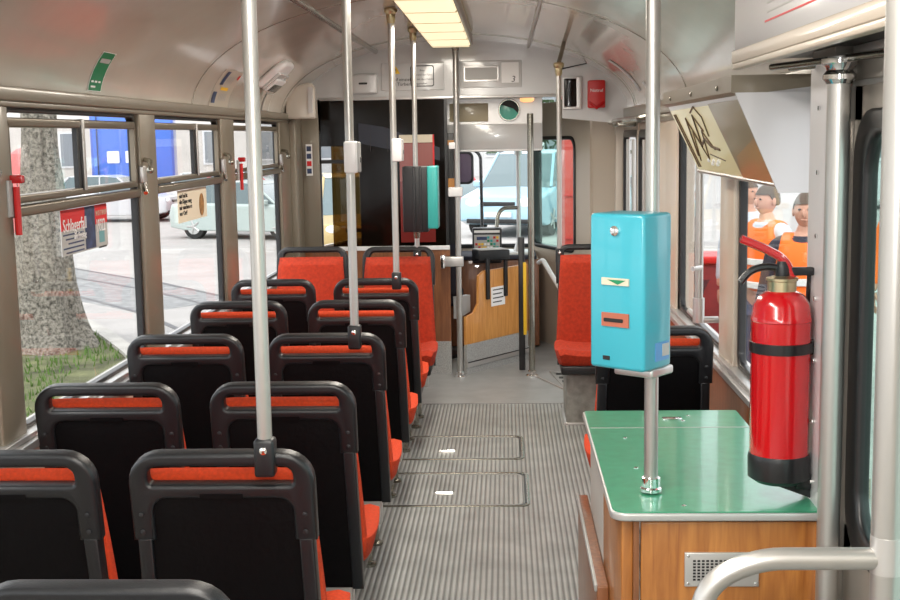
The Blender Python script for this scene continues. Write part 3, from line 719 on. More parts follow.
# ================================================================== RIGHT OVERHEAD BOXES
t = thing('advert_light_box', 'slanted light box with yellow advert and white end cover over right window', 'light box', (.75, 4.1, 1.55))
yA, yB = 3.40, 4.84
prof = [(.632, 1.826), (.632, 1.795), (.755, 1.545), (XR-.001, 1.545), (XR-.001, 1.826)]
MB().prism(prof, PY, yA+.004, yB).build('housing', M['cover'], t, smooth=False)
MB().prism([(.622, 1.803), (.742, 1.531), (XR-.001, 1.531), (XR-.001, 1.803)], PY, yA-.004, yA+.006).build('end_cover', M['cover'], t, smooth=False)
MB().box(XR-.075, XR-.072, yA-.002, yA, 1.56, 1.81).build('cover_fold', M['alu'], t, smooth=False)
sl = Vector((.755-.632, 0, 1.545-1.795)).normalized(); nv = Vector((-sl.z, 0, sl.x)); nv = nv if nv.x < 0 else -nv
SL = lambda u, v, w: tuple(Vector((.632, u, 1.795))+sl*v+nv*w)
plate('advert_panel', [rrect(yA+.52, yB-.03, .015, .262, .003)], SL, .001, .004, M['adyel'], t)
plate('olive_panel', [[(yA+.01, .01), (yA+.52, .01), (yA+.52, .265), (yA+.01, .265)]], SL, .001, .004, M['addark'], t)
plate('tan_patch', [[(yA+.01, .12), (yA+.45, .19), (yA+.52, .265), (yA+.01, .265)]], SL, .004, .0045, M['adtan'], t)
b = MB()
def slt(pts, r=.004): b.tube([SL(u, v, .005) for u, v in pts], r, 6)
slt([(yB-.10, .03), (yB-.10, .25)]); slt([(yB-.14, .03), (yB-.14, .25)], .003)
slt([(yB-.22, .20), (yB-.34, .05), (yB-.42, .16), (yB-.52, .04), (yB-.60, .10)])
slt([(yB-.22, .22), (yB-.36, .10), (yB-.44, .21), (yB-.56, .10), (yB-.66, .17)], .003)
slt([(yB-.50, .03), (yB-.62, .01), (yB-.70, .05), (yB-.66, .12)], .003)
slt([(yB-.45, .15), (yB-.55, .13), (yB-.62, .16), (yB-.75, .17)], .005)
slt([(yB-.50, .19), (yB-.75, .21)], .002)
b.build('advert_drawing', mat('brown ink', (.10, .06, .03), .5), t)
b = MB()
for k in range(5): b.ball(SL(yB-.42-k*.05, .215+.012*(k % 2), .005), .008)
b.build('advert_highlights', M['wht'], t)
MB().prism([(.612, 1.85), (.612, 1.805), (.635, 1.795), (XR-.001, 1.82), (XR-.001, 1.85)], PY, yA+.0, yB+.02).build('top_rail', M['trim'], t, smooth=False)
b = MB()
for yy in (3.62, 4.12, 4.62): b.lathe([(.008, 0), (.008, -.003), (.003, -.005)], (.611, yy, 1.822), 10, 'x')
b.build('rail_screws', M['dsteel'], t)
MB().tube([SL(yA+.01, .272, 0), SL(yB, .272, 0)], .008, 8).build('bottom_rail', M['alu'], t)

t = thing('door_gear_housing', 'large pale overhead housing with printed notice above right door', 'housing', (.7, 2.2, 1.88))
yh = 3.28
MB().box(.597, XR, .9, yh, 1.90, 2.24, .002).build('housing_face', M['cover'], t)
MB().box(.590, .61, .9, yh+.003, 1.872, 1.905, .003).box(.593, .62, .9, yh+.003, 1.858, 1.874, .003).build('lower_rail', M['wall'], t)
MB().box(.61, XR, .9, yh, 1.885, 1.90).build('underside', M['rubber'], t, smooth=False)
for (u0, u1, v, m) in ((2.90, 2.40, 2.005, 'redp'), (2.88, 2.45, 1.985, 'greyp'), (2.88, 2.40, 1.965, 'greyp'), (2.90, 2.40, 1.945, 'redp')):
    MB().box(.5955, .5975, u1, u0, v, v+.004).build('printed_line', M[m], t, smooth=False)
for k in range(6): MB().box(.5953, .5975, 2.34-k*.03, 2.36-k*.03, 1.995-.012*(k % 2), 2.02).build('printed_pictogram', M[('greyp', 'redp', 'bluep')[k % 3]], t, smooth=False)
MB().tube([(.66, 3.12, 1.855), (.80, 2.6, 1.855)], .008).tube([(.70, 3.1, 1.85), (.86, 2.75, 1.85)], .006).box(.76, .80, 2.86, 3.12, 1.845, 1.865, .004).build('linkage_rod', M['dsteel'], t)
t = thing('rounded_door_motor', 'beige rounded motor cover under housing above right door', 'cover', (.8, 2.6, 1.82))
MB().box(.80, .86, 2.35, 2.74, 1.815, 1.88, .02).build('motor_cover', M['trim'], t)

# ================================================================== CEILING ITEMS
t = thing('ceiling_light_panel', 'long rectangular ceiling light with warm cream diffuser, at front end', 'lamp', (-.34, 6.3, 2.3))
MB().box(-.47, -.22, 4.2, 8.15, 2.272, 2.33, .01).build('diffuser', M['lamp'], t)
MB().box(-.482, -.462, 4.19, 8.16, 2.285, 2.35, .003).box(-.228, -.205, 4.19, 8.16, 2.285, 2.345, .003).build('frame', M['trim'], t)
b = MB()
for k in range(7): b.box(-.472, -.218, 4.75+k*.55, 4.762+k*.55, 2.2705, 2.28)
b.build('diffuser_joint', mat('diffuser joint', (.45, .38, .25), .5), t, smooth=False)
t = thing('ceiling_light_panel', 'rectangular fill light panel added overhead behind the front lamp, outside the view', 'lamp', (-.34, 1.5, 2.3))  # unseen glowing panel, added with the soft interior fill
MB().box(-.47, -.22, -1.2, 2.8, 2.272, 2.33, .01).build('diffuser', M['lamp'], t)
MB().box(-.482, -.462, -1.2, 2.8, 2.285, 2.35).box(-.228, -.205, -1.2, 2.8, 2.285, 2.345).build('frame', M['trim'], t)
# curved patch on the cove
def cpt(tv, y, off=.003):
    x, z = ex(tv); n = Vector((XC-x, 0, (SPRING-.1-z))).normalized(); return (x+n.x*off, y, z+n.z*off)
def patch(t0, t1, ya, yb, off=.003, n=8): return MB().grid([[cpt(t0+(t1-t0)*k/n, yy, off) for k in range(n+1)] for yy in (ya, yb)])
o = patch(.085, .345, 4.385, 4.52).build('green_sticker', M['grn']); tag(o, 'tall green sticker with white print on curved ceiling above left window', 'sticker')
patch(.081, .349, 4.379, 4.526, .002).build('sticker_border', M['wht'], o)
patch(.275, .305, 4.40, 4.505, .0045).build('white_print_block', M['greyp'], o)
for k in range(3): patch(.14, .153, 4.395+k*.038, 4.42+k*.038, .0045).build('white_print_block', M['wht'], o)
patch(.105, .118, 4.40, 4.45, .0045).build('white_print_block', M['wht'], o)
o = patch(.03, .42, 6.20, 6.62, .002).build('pictogram_sticker', mat('pale sticker film', (.50, .45, .38), .3)); tag(o, 'faded pictogram sticker with yellow band beyond nearest pole on left ceiling', 'sticker')
patch(.27, .40, 6.27, 6.34, .004).build('figure_print', M['bluep'], o); patch(.09, .20, 6.22, 6.30, .004).build('figure_print', M['bluep'], o)
patch(.22, .25, 6.34, 6.50, .004).build('yellow_band', M['yel'], o)
for k in range(5): patch(.12+.0*k, .19, 6.36+k*.035, 6.375+k*.035, .004).build('text_mark', M['greyp'], o)
for k in range(4): patch(.29, .36, 6.38+k*.035, 6.395+k*.035, .004).build('text_mark', M['greyp'], o)
patch(.34, .38, 6.56, 6.60, .004).build('red_mark', M['redp'], o)
# ventilator scoop
t = thing('ventilation_scoop', 'white plastic air scoop with grey grille on left curved ceiling', 'air vent', (-1.28, 7.2, 2.05))
tv_ = .47; o0 = Vector(cpt(tv_, 7.25, 0)); o1 = Vector(cpt(tv_+.05, 7.25, 0)); tg = (o1-o0).normalized(); nr = Vector((-tg.z, 0, tg.x)); nr = nr if nr.x > 0 else -nr
SCP = lambda u, v, w: tuple(o0+Vector((0, u, 0))+tg*v+nr*w)
plate('scoop_shell', [rrect(-.17, .17, -.09, .13, .05, rr=(.09, .09, .02, .02))], SCP, 0, .045, M['white'], t, .02)
plate('scoop_lip', [rrect(-.15, .15, -.08, .06, .02)], SCP, .045, .062, M['ceilw'], t, .006)
plate('scoop_lip', [rrect(-.135, .135, -.075, .025, .015)], SCP, .062, .075, M['white'], t, .005)
plate('grille', [rrect(-.12, .12, -.068, -.01, .008)], SCP, .075, .079, M['dsteel'], t, .001)
o = patch(.07, .26, 7.55, 7.75, .004).build('hatch_plate', M['ceil']); tag(o, 'small framed plate on cove below the white air scoop', 'plate')
patch(.06, .27, 7.53, 7.77, .002).build('plate_rim', M['alu'], o)
# front lamp patch bright on right cove
t = thing('oval_ceiling_grille', 'curved grey slotted grille on the right cove beyond front pole', 'grille', (.7, 7.6, 2.0))
patch(PI-.62, PI-.22, 7.62, 7.74, .004).build('slot_band', M['alu'], t)
patch(PI-.30, PI-.12, 7.25, 7.35, .004).build('slot_band', M['alu'], t)

# ================================================================== WINDOW STICKERS, HAMMERS
XS = XL-.014
def winq(px, py): p = at_x(px, py, XS); return p.y, p.z
ya, zt_ = winq(60, 211); yb, zb_ = winq(106, 203); zlo = winq(60, 258)[1]; 
t = thing('window_poster', 'red and grey poster reading Schlagerfall 19322 stuck to first left window', 'poster', (XS, (ya+yb)/2, zlo))
MB().box(XS-.003, XS, ya, yb, zlo, zt_).build('paper', M['greyp'], t, smooth=False)
hm = zt_-.45*(zt_-zlo)
MB().box(XS, XS+.001, ya, yb, hm, zt_).build('red_band', M['redp'], t, smooth=False)
W0 = yb-ya
MB().box(XS+.001, XS+.002, ya+W0*.49, ya+W0*.71, zlo+.005, zt_).build('photo_strip', M['bluep'], t, smooth=False)
text('Schlagerfall', 'lettering', PX, ya+.012, zt_-.075, .062, XS+.0025, M['wht'], t, sx=.86)
text('am Freitag', 'lettering', PX, ya+W0*.24, zt_-.105, .03, XS+.0025, M['wht'], t)
text('N O T R U F', 'lettering', PX, ya+W0*.73, zt_-.04, .028, XS+.0025, M['paper'], t, sx=.8)
text('19322', 'lettering', PX, ya+W0*.725, zt_-.098, .066, XS+.0025, M['wht'], t, sx=.62)
for k in range(5): MB().box(XS+.0, XS+.0012, ya+W0*(.03+.05*(k % 3)), ya+W0*.45, hm-.018-k*.0155, hm-.013-k*.0155).build('text_line', M['bluep'], t, smooth=False)
MB().box(XS+.0, XS+.0012, ya+W0*.80, ya+W0*.92, hm-.07, hm-.02).build('emblem', mat('teal print', (.15, .35, .38), .5), t, smooth=False)
MB().box(XS+.0, XS+.0012, ya+W0*.78, ya+W0*.96, hm-.09, hm-.084).build('text_line', M['bk'], t, smooth=False)
ya, zt_ = winq(177.5, 191); yb, _ = winq(206, 187.5); zlo = winq(178, 224)[1]+.0
t = thing('window_notice', 'beige notice with black handwriting and brown potato drawing on second window', 'notice', (XS, (ya+yb)/2, zlo))
MB().box(XS-.003, XS, ya, yb, zlo, zt_).build('paper', M['paper'], t, smooth=False)
for k, s in enumerate(('wirf nicht', 'die Kippe weg', 'wir machen es', 'vor Ort!')): text(s, 'lettering', PX, ya+.02, zt_-.036-k*.027, .031, XS+.001, M['bk'], t, sx=1.25, th=.001)
cy_, cz_ = ya+.80*(yb-ya), (zt_+zlo)/2-.01
MB().prism([(cy_+.045*math.cos(a_/12*PI), cz_+.055*math.sin(a_/12*PI)) for a_ in range(24)], PX, XS+.0005, XS+.0025).build('potato_drawing', mat('potato brown', (.28, .14, .04), .6, var=.4, vscale=40), t, smooth=False)
for (px, py, xx, lab) in ((14, 180, XL+.02, 'red emergency hammer in holder at left edge on first window pillar'), (240, 160, XL+.02, 'red emergency hammer on third window pillar behind nearest pole')):
    p = at_x(px, py, xx); s = 1
    t = thing('emergency_hammer', lab, 'hammer', (xx, p.y, p.z-.16), group='red emergency window hammers')
    MB().tube([(xx+.005, p.y, p.z-.02), (xx+.005, p.y, p.z-.165)], .010, 10, flat=1.3).build('handle', M['redm'], t)
    MB().box(xx-.01, xx+.03, p.y-.012, p.y+.012, p.z-.01, p.z+.015, .004).build('head', M['red'], t)
    MB().box(xx-.012, xx-.002, p.y-.04, p.y-.008, p.z-.11, p.z+.0, .003).build('holder', M['grey'], t)
    MB().tube([(xx, p.y+.02, p.z+.01), (xx, p.y+.03, p.z-.09)], .0015, 5).build('wire', M['dsteel'], t)
# pictogram strip on front pillar
p = at_y(309, 160, 8.66)
t = thing('pictogram_strip', 'vertical white strip of small pictograms on dark post beside cab window', 'sign', (p.x, 8.66, p.z-.15))
MB().box(p.x-.02, p.x+.025, 8.655, 8.66, p.z-.11, p.z+.11).build('backing', M['wht'], t, smooth=False)
for k in range(4): MB().box(p.x-.014, p.x+.018, 8.652, 8.655, p.z-.095+k*.052, p.z-.06+k*.052).build('pictogram', M['bluep' if k != 1 else 'redp'], t, smooth=False)

# ================================================================== FLOOR HATCHES
for i, (ya, yb, xr) in enumerate(((5.50, 6.08, .10), (6.33, 6.85, .085))):
    t = thing('floor_hatch', ('nearer' if i == 0 else 'farther')+' of two rounded metal framed hatches in the ribbed aisle floor', 'floor hatch', (-.35, (ya+yb)/2, 0), group='floor hatches in the aisle')
    plate('hatch_frame', [rrect(-.80, xr, ya, yb, .05), rrect(-.784, xr-.016, ya+.018, yb-.018, .04)], PZ, .0, .004, M['dsteel'], t, .001)
    plate('hatch_lid_rim', [rrect(-.77, xr-.035, ya+.028, yb-.028, .04), rrect(-.765, xr-.04, ya+.033, yb-.033, .036)], PZ, .0, .003, M['edge'], t)
    plate('inner_gap', [rrect(-.783, xr-.017, ya+.019, yb-.019, .04), rrect(-.774, xr-.026, ya+.03, yb-.03, .036)], PZ, .0, .0015, M['rubber'], t)
    q = at_z(444 if i == 0 else 447, 494 if i == 0 else 452, 0)
    MB().box(q.x-.05, q.x+.05, q.y-.02, q.y+.02, 0, .003, .001).build('handle_recess', M['alu'], t)
    MB().tube([(q.x-.04, q.y-.005, .006), (q.x+.04, q.y-.005, .006)], .006, 8).build('hatch_handle', M['chrome'], t)

# ================================================================== CAB FURNITURE
# angled gate
A2, B2 = Vector((-.30, 8.66, 0)), Vector((.15, 9.28, 0)); d2 = B2-A2; L2 = d2.length; d2n = d2/L2; n2 = Vector((d2n.y, -d2n.x, 0))
PG = lambda u, v, w: tuple(A2+d2n*u+n2*w+Vector((0, 0, v)))
t = thing('cab_gate', 'low bright oak gate with notched corner and speckled grey kick plate', 'gate', A2)
plate('gate_panel', [[(0, .22), (L2, .22), (L2, .73), (.22, .73), (.16, .70), (.15, .50), (.10, .44), (0, .42)][::-1]], PG, -.012, .012, M['wood3'], t, .004)
plate('kick_plate', [[(0, .0), (L2, .0), (L2, .22), (0, .22)]], PG, -.010, .014, M['speck'], t)
plate('bump_strip', [[(0, .055), (L2, .055), (L2, .095), (0, .095)]], PG, .012, .026, M['alu'], t, .004)
plate('bump_strip_groove', [[(0, .088), (L2, .088), (L2, .096), (0, .096)]], PG, .024, .028, M['rubber'], t)
plate('printed_notice', [rrect(.30, .47, .46, .60, .002)], PG, .012, .014, M['wht'], t)
for k in range(4): plate('notice_line', [rrect(.32, .45-.02*(k % 2), .575-k*.03, .583-k*.03, .001)], PG, .014, .0148, M['bk'], t)
plate('lower_recess', [[(0, .40), (.145, .44), (.145, .56), (0, .56)]], PG, -.10, -.06, M['grey'], t)
# coin tray on uprights
t = thing('payment_tray', 'black padded tray on two uprights above the oak cab gate', 'tray', PG(.36, .45, 0))
MB().box(-.12, .12, -.06, .10, .0, .075, .008, R=Matrix.Translation(PG(.33, .80, 0)) @ Matrix.Rotation(math.radians(20), 4, 'Z')).build('tray_body', M['blk'], t)
MB().box(-.115, .10, -.05, .09, .076, .082, .002, R=Matrix.Translation(PG(.33, .80, 0)) @ Matrix.Rotation(math.radians(20), 4, 'Z')).build('tray_top', M['greyp'], t)
for u in (.25, .47): plate('upright', [rrect(u-.018, u+.018, .52, .82, .006)], PG, .014, .03, M['blk'], t, .003)
# dashboard
t = thing('dashboard', 'brown wooden driver console under the windscreen', 'dashboard', (-.3, 9.9, 0))
MB().box(-.95, .26, 9.75, 10.2, 0.02, .72, .01).build('console_body', M['wood2'], t); MB().box(-.95, .24, 9.72, 10.2, .72, .75, .006).build('console_top', M['dcloth'], t)
MB().box(.0, .2, 9.8, 10.1, .75, .77, .004, R=None).build('white_shelf', M['wht'], t)
q = at_y(487, 243, 9.6)
t = thing('ticket_printer', 'black keypad ticket printer with coloured keys and small screen', 'printer', (q.x, 9.6, .75))
MB().box(q.x-.115, q.x+.115, 9.6, 9.74, q.z-.16, q.z+.115, .012).build('case', M['blk'], t)
MB().box(q.x-.10, q.x+.10, 9.594, 9.6, q.z+.08, q.z+.10, .002).build('label_strip', M['wht'], t)
MB().box(q.x-.10, q.x+.10, 9.592, 9.6, q.z-.06, q.z+.065, .002).build('key_bed', M['greyp'], t)
MB().box(q.x-.08, q.x+.0, 9.588, 9.594, q.z+.025, q.z+.05).build('screen', M['bluep'], t, smooth=False)
kc = ['yel', 'grn', 'redm', 'wht', 'teal', 'yel', 'wht', 'greyp']
for r in range(4):
    for c in range(8):
        if r < 2 and c < 4: continue
        MB().box(q.x-.092+c*.0235, q.x-.074+c*.0235, 9.586, 9.594, q.z+.035-r*.026, q.z+.053-r*.026).build('key', M[kc[(c*3+r*5) % 8]], t, smooth=False)
# driver seat
t = thing('driver_seat', 'black driver seat back beside the cab pole', 'seat', (-.55, 9.2, 0))
MB().box(-.78, -.34, 9.15, 9.25, .5, 1.10, .05).build('backrest', M['dcloth'], t); MB().box(-.80, -.34, 9.2, 9.65, .42, .52, .03).build('seat_cushion', M['dcloth'], t)
MB().lathe([(.2, 0), (.2, .03), (.05, .06), (.05, .42)], (-.57, 9.42, 0), 20).build('pedestal', M['blk'], t)
# hanging red notice behind cab glass -> in front face
p0, p1 = at_y(399, 135, YF), at_y(436, 242, YF)
t = thing('red_notice_board', 'dark red translucent board with cream header behind teal ticket box', 'board', ((p0.x+p1.x)/2, YF, p1.z))
MB().box(p0.x, p1.x, YF-.004, YF+.008, p1.z, p0.z-.05).build('board', mat('dim red film', (.16, .015, .012), .2, coat=.6), t, smooth=False)
MB().box(p0.x, p1.x, YF-.006, YF-.004, at_y(430, 181, YF).z, p0.z-.06).build('pink_panel', mat('dusty red', (.26, .07, .06), .3, coat=.5), t, smooth=False)
MB().box(p0.x, p1.x-.01, YF-.006, YF-.001, p0.z-.055, p0.z-.0).build('header_strip', M['paper'], t, smooth=False)
MB().box(p1.x-.012, p1.x, YF-.007, YF-.003, p1.z+.3, p0.z).build('red_edge', M['redp'], t, smooth=False)
# yellow-lit slots right of dark window
t = thing('cab_cabinet', 'narrow black cabinet with golden wood shelves left of cab pole', 'cabinet', (-.38, 8.78, .93))
MB().box(-.44, -.345, 8.80, 8.95, .93, 1.72, .004).build('body', M['blk'], t)
for (za, zb2) in ((1.635, 1.67), (1.27, 1.40)): MB().box(-.435, -.35, 8.79, 8.80, za, zb2).build('shelf_front', M['wood3'], t, smooth=False)
# blue reflection-like folded umbrella? -> driver's folded blue sun blind inside cab
t = thing('folded_blind', 'dark blue grey folded blind across upper part of black cab window', 'blind', (-.8, 8.705, 1.5))
o = MB().prism([(-1.03, 1.66), (-1.03, 1.80), (-.85, 1.77), (-.46, 1.62), (-.46, 1.53), (-.75, 1.60)], PY, YF+.0, YF+.009).build('blind_cloth', mat('slate blue', (.012, .016, .03), .5), t, smooth=False)
for k in range(4): MB().box(-.95+k*.12, -.945+k*.12, YF-.002, YF, 1.60, 1.72-k*.02).build('blind_fold', M['rubber'], t, smooth=False)
# yellow strip + black buffer by pole 530
t = thing('door_edge_strip', 'black buffer post with bright yellow strip at the cab entrance', 'post', (.13, 8.75, 0))
MB().box(.085, .13, 8.72, 8.76, .02, .98, .006).build('buffer', M['rubber'], t); MB().box(.118, .14, 8.705, 8.72, .28, .80, .004).build('yellow_strip', M['yel'], t)
# cab upright pole + wiper-mirror bracket
q = at_y(519, 256, 9.9); 
t = thing('cab_pole', 'slim grey pole with foot standing on console before the windscreen', 'pole', (q.x, 9.9, .75))
MB().tube([(q.x, 9.9, .75), (q.x, 9.9, 1.60)], .017).lathe([(.05, 0), (.045, .02), (.022, .10)], (q.x, 9.9, .75), 16).lathe([(.03, 0), (.03, .05)], (q.x, 9.9, 1.54), 14).build('tube', M['alu'], t)
MB().tube(fillet([(q.x, 9.9, 1.12), (q.x-.13, 9.88, 1.12), (q.x-.17, 9.86, 1.06), (q.x-.19, 9.85, .80)], .04), .016, 12).build('side_grip', M['dsteel'], t)
t = thing('beige_grip_rail', 'white sloping handrail on beige panel beside front entrance', 'handrail', (.35, 9.0, .9))
q0, q1 = at_y(543, 260, 9.3), at_y(557, 282, 8.7)
MB().tube(fillet([q0+Vector((-.03, .1, -.03)), q0, q1+Vector((.05, 0, -.1))], .03), .018, 12).build('rail', M['white'], t)
# exterior mirror on bracket seen through windscreen
q = at_y(462, 168, 10.6)
t = thing('wing_mirror', 'rounded exterior mirror on a bent arm outside the windscreen', 'mirror', (q.x, 10.6, 1.0))
plate('mirror_housing', [rrect(q.x-.115, q.x+.10, q.z-.14, q.z+.14, .05)], PY, 10.6, 10.66, M['blk'], t, .015)
plate('mirror_glass', [rrect(q.x-.095, q.x+.08, q.z-.12, q.z+.12, .04)], PY, 10.59, 10.60, mat('mirror violet reflection', (.14, .10, .15), .15), t)
MB().tube(fillet([(q.x-.1, 10.63, q.z+.14), (q.x+.02, 10.63, q.z+.19), (q.x+.16, 10.63, q.z+.12), (q.x+.17, 10.4, q.z-.5), (q.x+.19, 10.32, .75)], .06), .014, 10).build('mirror_arm', M['blk'], t)
# open steps at front door
t = thing('step_grate', 'small metal step grate with dark slots at front door threshold', 'grate', (.35, 8.5, 0))
plate('frame', [[(.30, 8.75), (.36, 8.75), (.47, 8.05), (.40, 8.05)]], PZ, .003, .008, M['alu'], t)
for k in range(4): MB().box(.345+k*.016, .385+k*.016, 8.60-k*.13, 8.66-k*.13, .008, .010).build('slot', M['rubber'], t, smooth=False)
MB().tube([(.18, 8.62, .006), (.42, 8.0, .006)], .006, 6).build('threshold_bead', M['alu'], t)

# ================================================================== OUTSIDE
def ground(name, x0, x1, y0, y1, z, m, label, cat):
    o = MB().box(x0, x1, y0, y1, z-.1, z).build(name, M[m], smooth=False)
    o['kind'] = 'structure'; return o
ground('ground', -80, 60, -30, 120, GR, 'asphalt', '', '')
struct(MB().box(1.35, 30, -6, 24, GR-.05, PLAT).build('platform', M['kerb'], smooth=False))
# soil patch with grass + kerb
kpts = [at_z(px, py, GR) for px, py in ((68, 322), (98.7, 340), (122, 358), (150, 390))]
K0 = kpts[0]+(kpts[0]-kpts[1])*.2; K1 = kpts[1]+(kpts[3]-kpts[1]).normalized()*9
poly = [(-22, K0.y+2.5), (K0.x-1.2, K0.y+1.2), (K0.x, K0.y), (kpts[1].x, kpts[1].y), (kpts[2].x, kpts[2].y), (K1.x, K1.y), (K1.x-14, K1.y), (-22, 2)]
struct(MB().prism(poly, PZ, GR, GR+.05).build('ground_verge', M['soil'], smooth=False))
kb = MB(); pts = [Vector((x_, y_, GR+.05)) for x_, y_ in poly[:6]]
for p, q in zip(pts, pts[1:]):
    dv = (q-p).normalized(); nn_ = Vector((-dv.y, dv.x, 0))*.12
    kb.bm.faces.ensure_lookup_table() if False else None
    quad = [p-nn_*0, q, q+nn_*1.6, p+nn_*1.6]
    kb.prism([(v.x, v.y) for v in quad], PZ, GR, GR+.09)
kb.build('trim_18', M['kerb'], smooth=False)['kind'] = 'structure'
# grass tufts (uncountable)
b = MB()
def inpoly(x, y):
    c = False; n = len(poly); j = n-1
    for i in range(n):
        if (poly[i][1] > y) != (poly[j][1] > y) and x < (poly[j][0]-poly[i][0])*(y-poly[i][1])/(poly[j][1]-poly[i][1])+poly[i][0]: c = not c
        j = i
    return c
n = 0
while n < 9000:
    x, y = random.uniform(-13, -2.5), random.uniform(5, 19)
    if not inpoly(x, y) or math.hypot(x+5.6, y-14.3) < .5: continue
    if math.sin(x*2.1)+math.sin(y*1.7+x) < random.uniform(-.9, .5): continue
    h = random.uniform(.04, .11); a_ = random.uniform(0, PI); dx, dy = math.cos(a_)*.012, math.sin(a_)*.012; lx, ly = random.uniform(-.03, .03), random.uniform(-.03, .03)
    v = [b.bm.verts.new(p) for p in ((x-dx, y-dy, GR+.05), (x+dx, y+dy, GR+.05), (x+lx, y+ly, GR+.05+h))]; b.bm.faces.new(v); n += 1
o = b.build('verge_grass', M['grass'], smooth=False); tag(o, 'short green grass growing round the tree by the street kerb', 'grass', kind='stuff')
# tram rails
def railline(pix, name='street_rail', lab=''):
    pts = [at_z(px, py, GR) for px, py in pix]
    pts = [pts[0]+(pts[0]-pts[1])*2]+pts+[pts[-1]+(pts[-1]-pts[-2])*2]
    t = thing(name, lab, 'rail', (pts[1].x, pts[1].y, GR), group='tram rails set in the paving')
    b = MB()
    for p, q in zip(pts, pts[1:]):
        dv = (q-p).normalized(); nn_ = Vector((-dv.y, dv.x, 0))*.045
        b.prism([((p-nn_).x, (p-nn_).y), ((q-nn_).x, (q-nn_).y), ((q+nn_).x, (q+nn_).y), ((p+nn_).x, (p+nn_).y)], PZ, GR, GR+.006)
    b.build('rail_head', M['rail'], t, smooth=False)
railline([(70.7, 268), (141, 280), (160, 282.7), (225, 297)], lab='farthest curved tram rail in the paving outside first left window')
railline([(70.7, 277), (141, 289), (160, 293), (203, 304)], lab='middle curved tram rail in the paving outside first left window')
railline([(70.7, 294.7), (141, 313), (186.7, 333)], lab='nearest curved tram rail in the paving outside first left window')
# setts band between rails
P_ = [at_z(px, py, GR) for px, py in ((70, 268), (141, 280), (225, 297), (203, 304), (141, 313), (72, 300))]
struct(MB().prism([(p.x, p.y) for p in P_], PZ, GR-.01, GR+.003).build('ground_setts', M['setts'], smooth=False))
# tree
TB = at_z(48, 352, GR); 
t = thing('street_tree', 'thick mottled plane tree trunk standing in the grass outside first window', 'tree', (TB.x, TB.y, GR))
b = MB(); rows = []
for j in range(40):
    z = j*.17; rows.append([])
    lean = .02*z; tp_ = max(0, min(1, (z-1.0)/1.6))
    for k in range(33):
        a_ = 2*PI*k/32; r = .34+.22*math.exp(-z*2.6)*(1+.45*math.sin(5*a_+1))+.02*math.sin(7*a_+z*2)+.015*math.sin(13*a_-z*3)-.15*tp_
        rows[-1].append((TB.x+lean+r*math.cos(a_), TB.y+r*math.sin(a_), GR+z))
b.grid(rows); b.build('trunk', M['bark'], t)
for (dx, dy, dz, r) in ((-1.6, .4, 2.6, .13), (1.3, -.6, 2.9, .14), (.3, 1.4, 3.2, .12)):
    c0 = Vector((TB.x-.1, TB.y, GR+5.6)); MB().tube([c0, c0+Vector((dx*.4, dy*.4, dz*.5)), c0+Vector((dx, dy, dz))], r, 10, radii=[r, r*.8, r*.4]).build('branch', M['bark'], t)
# red post near the tree
q = at_z(30, 232, GR)
t = thing('red_post', 'rounded red street pillar standing behind the tree trunk', 'post', (q.x, q.y, GR))
s_ = .0
MB().lathe([(.5, 0), (.5, 2.0), (.42, 2.25), (.2, 2.4), (.01, 2.42)], (q.x, q.y, GR), 24).build('column', mat('faded red', (.55, .12, .12), .5), t)
# facades
def facade(name, label, c, w, h, rz, floors, cols, m):
    t = thing(name, label, 'building', c, rz, group=None)
    MB().box(-w/2, w/2, 0, 6, 0, h).build('wall', m, t, world=False, smooth=False)
    MB().box(-w/2-.3, w/2+.3, -.3, 6.3, h, h+.4).build('cornice', M['kerb'], t, world=False, smooth=False)
    for i in range(floors):
        for j in range(cols):
            u = -w/2+w*(j+.5)/cols; z = 1.2+i*3.2
            MB().box(u-.65, u+.65, -.06, .02, z, z+1.9).build('window', M['white'], t, world=False, smooth=False)
            MB().box(u-.55, u+.55, -.09, -.05, z+.1, z+1.8).build('pane', M['facw'], t, world=False, smooth=False)
facade('apartment_building', 'long pale plaster building far beyond the street on the left', (-30, 62, GR), 34, 12, math.radians(22), 3, 9, M['fac'])
facade('apartment_building', 'pale grey building closing the street ahead of the tram', (3, 78, GR), 40, 13, 0, 4, 11, mat('grey plaster', (.5, .5, .5), .85))
facade('station_building', 'light building behind workers on the right platform', (17, 30, PLAT), 26, 7, math.radians(-62), 2, 7, mat('light plaster', (.55, .56, .57), .85))
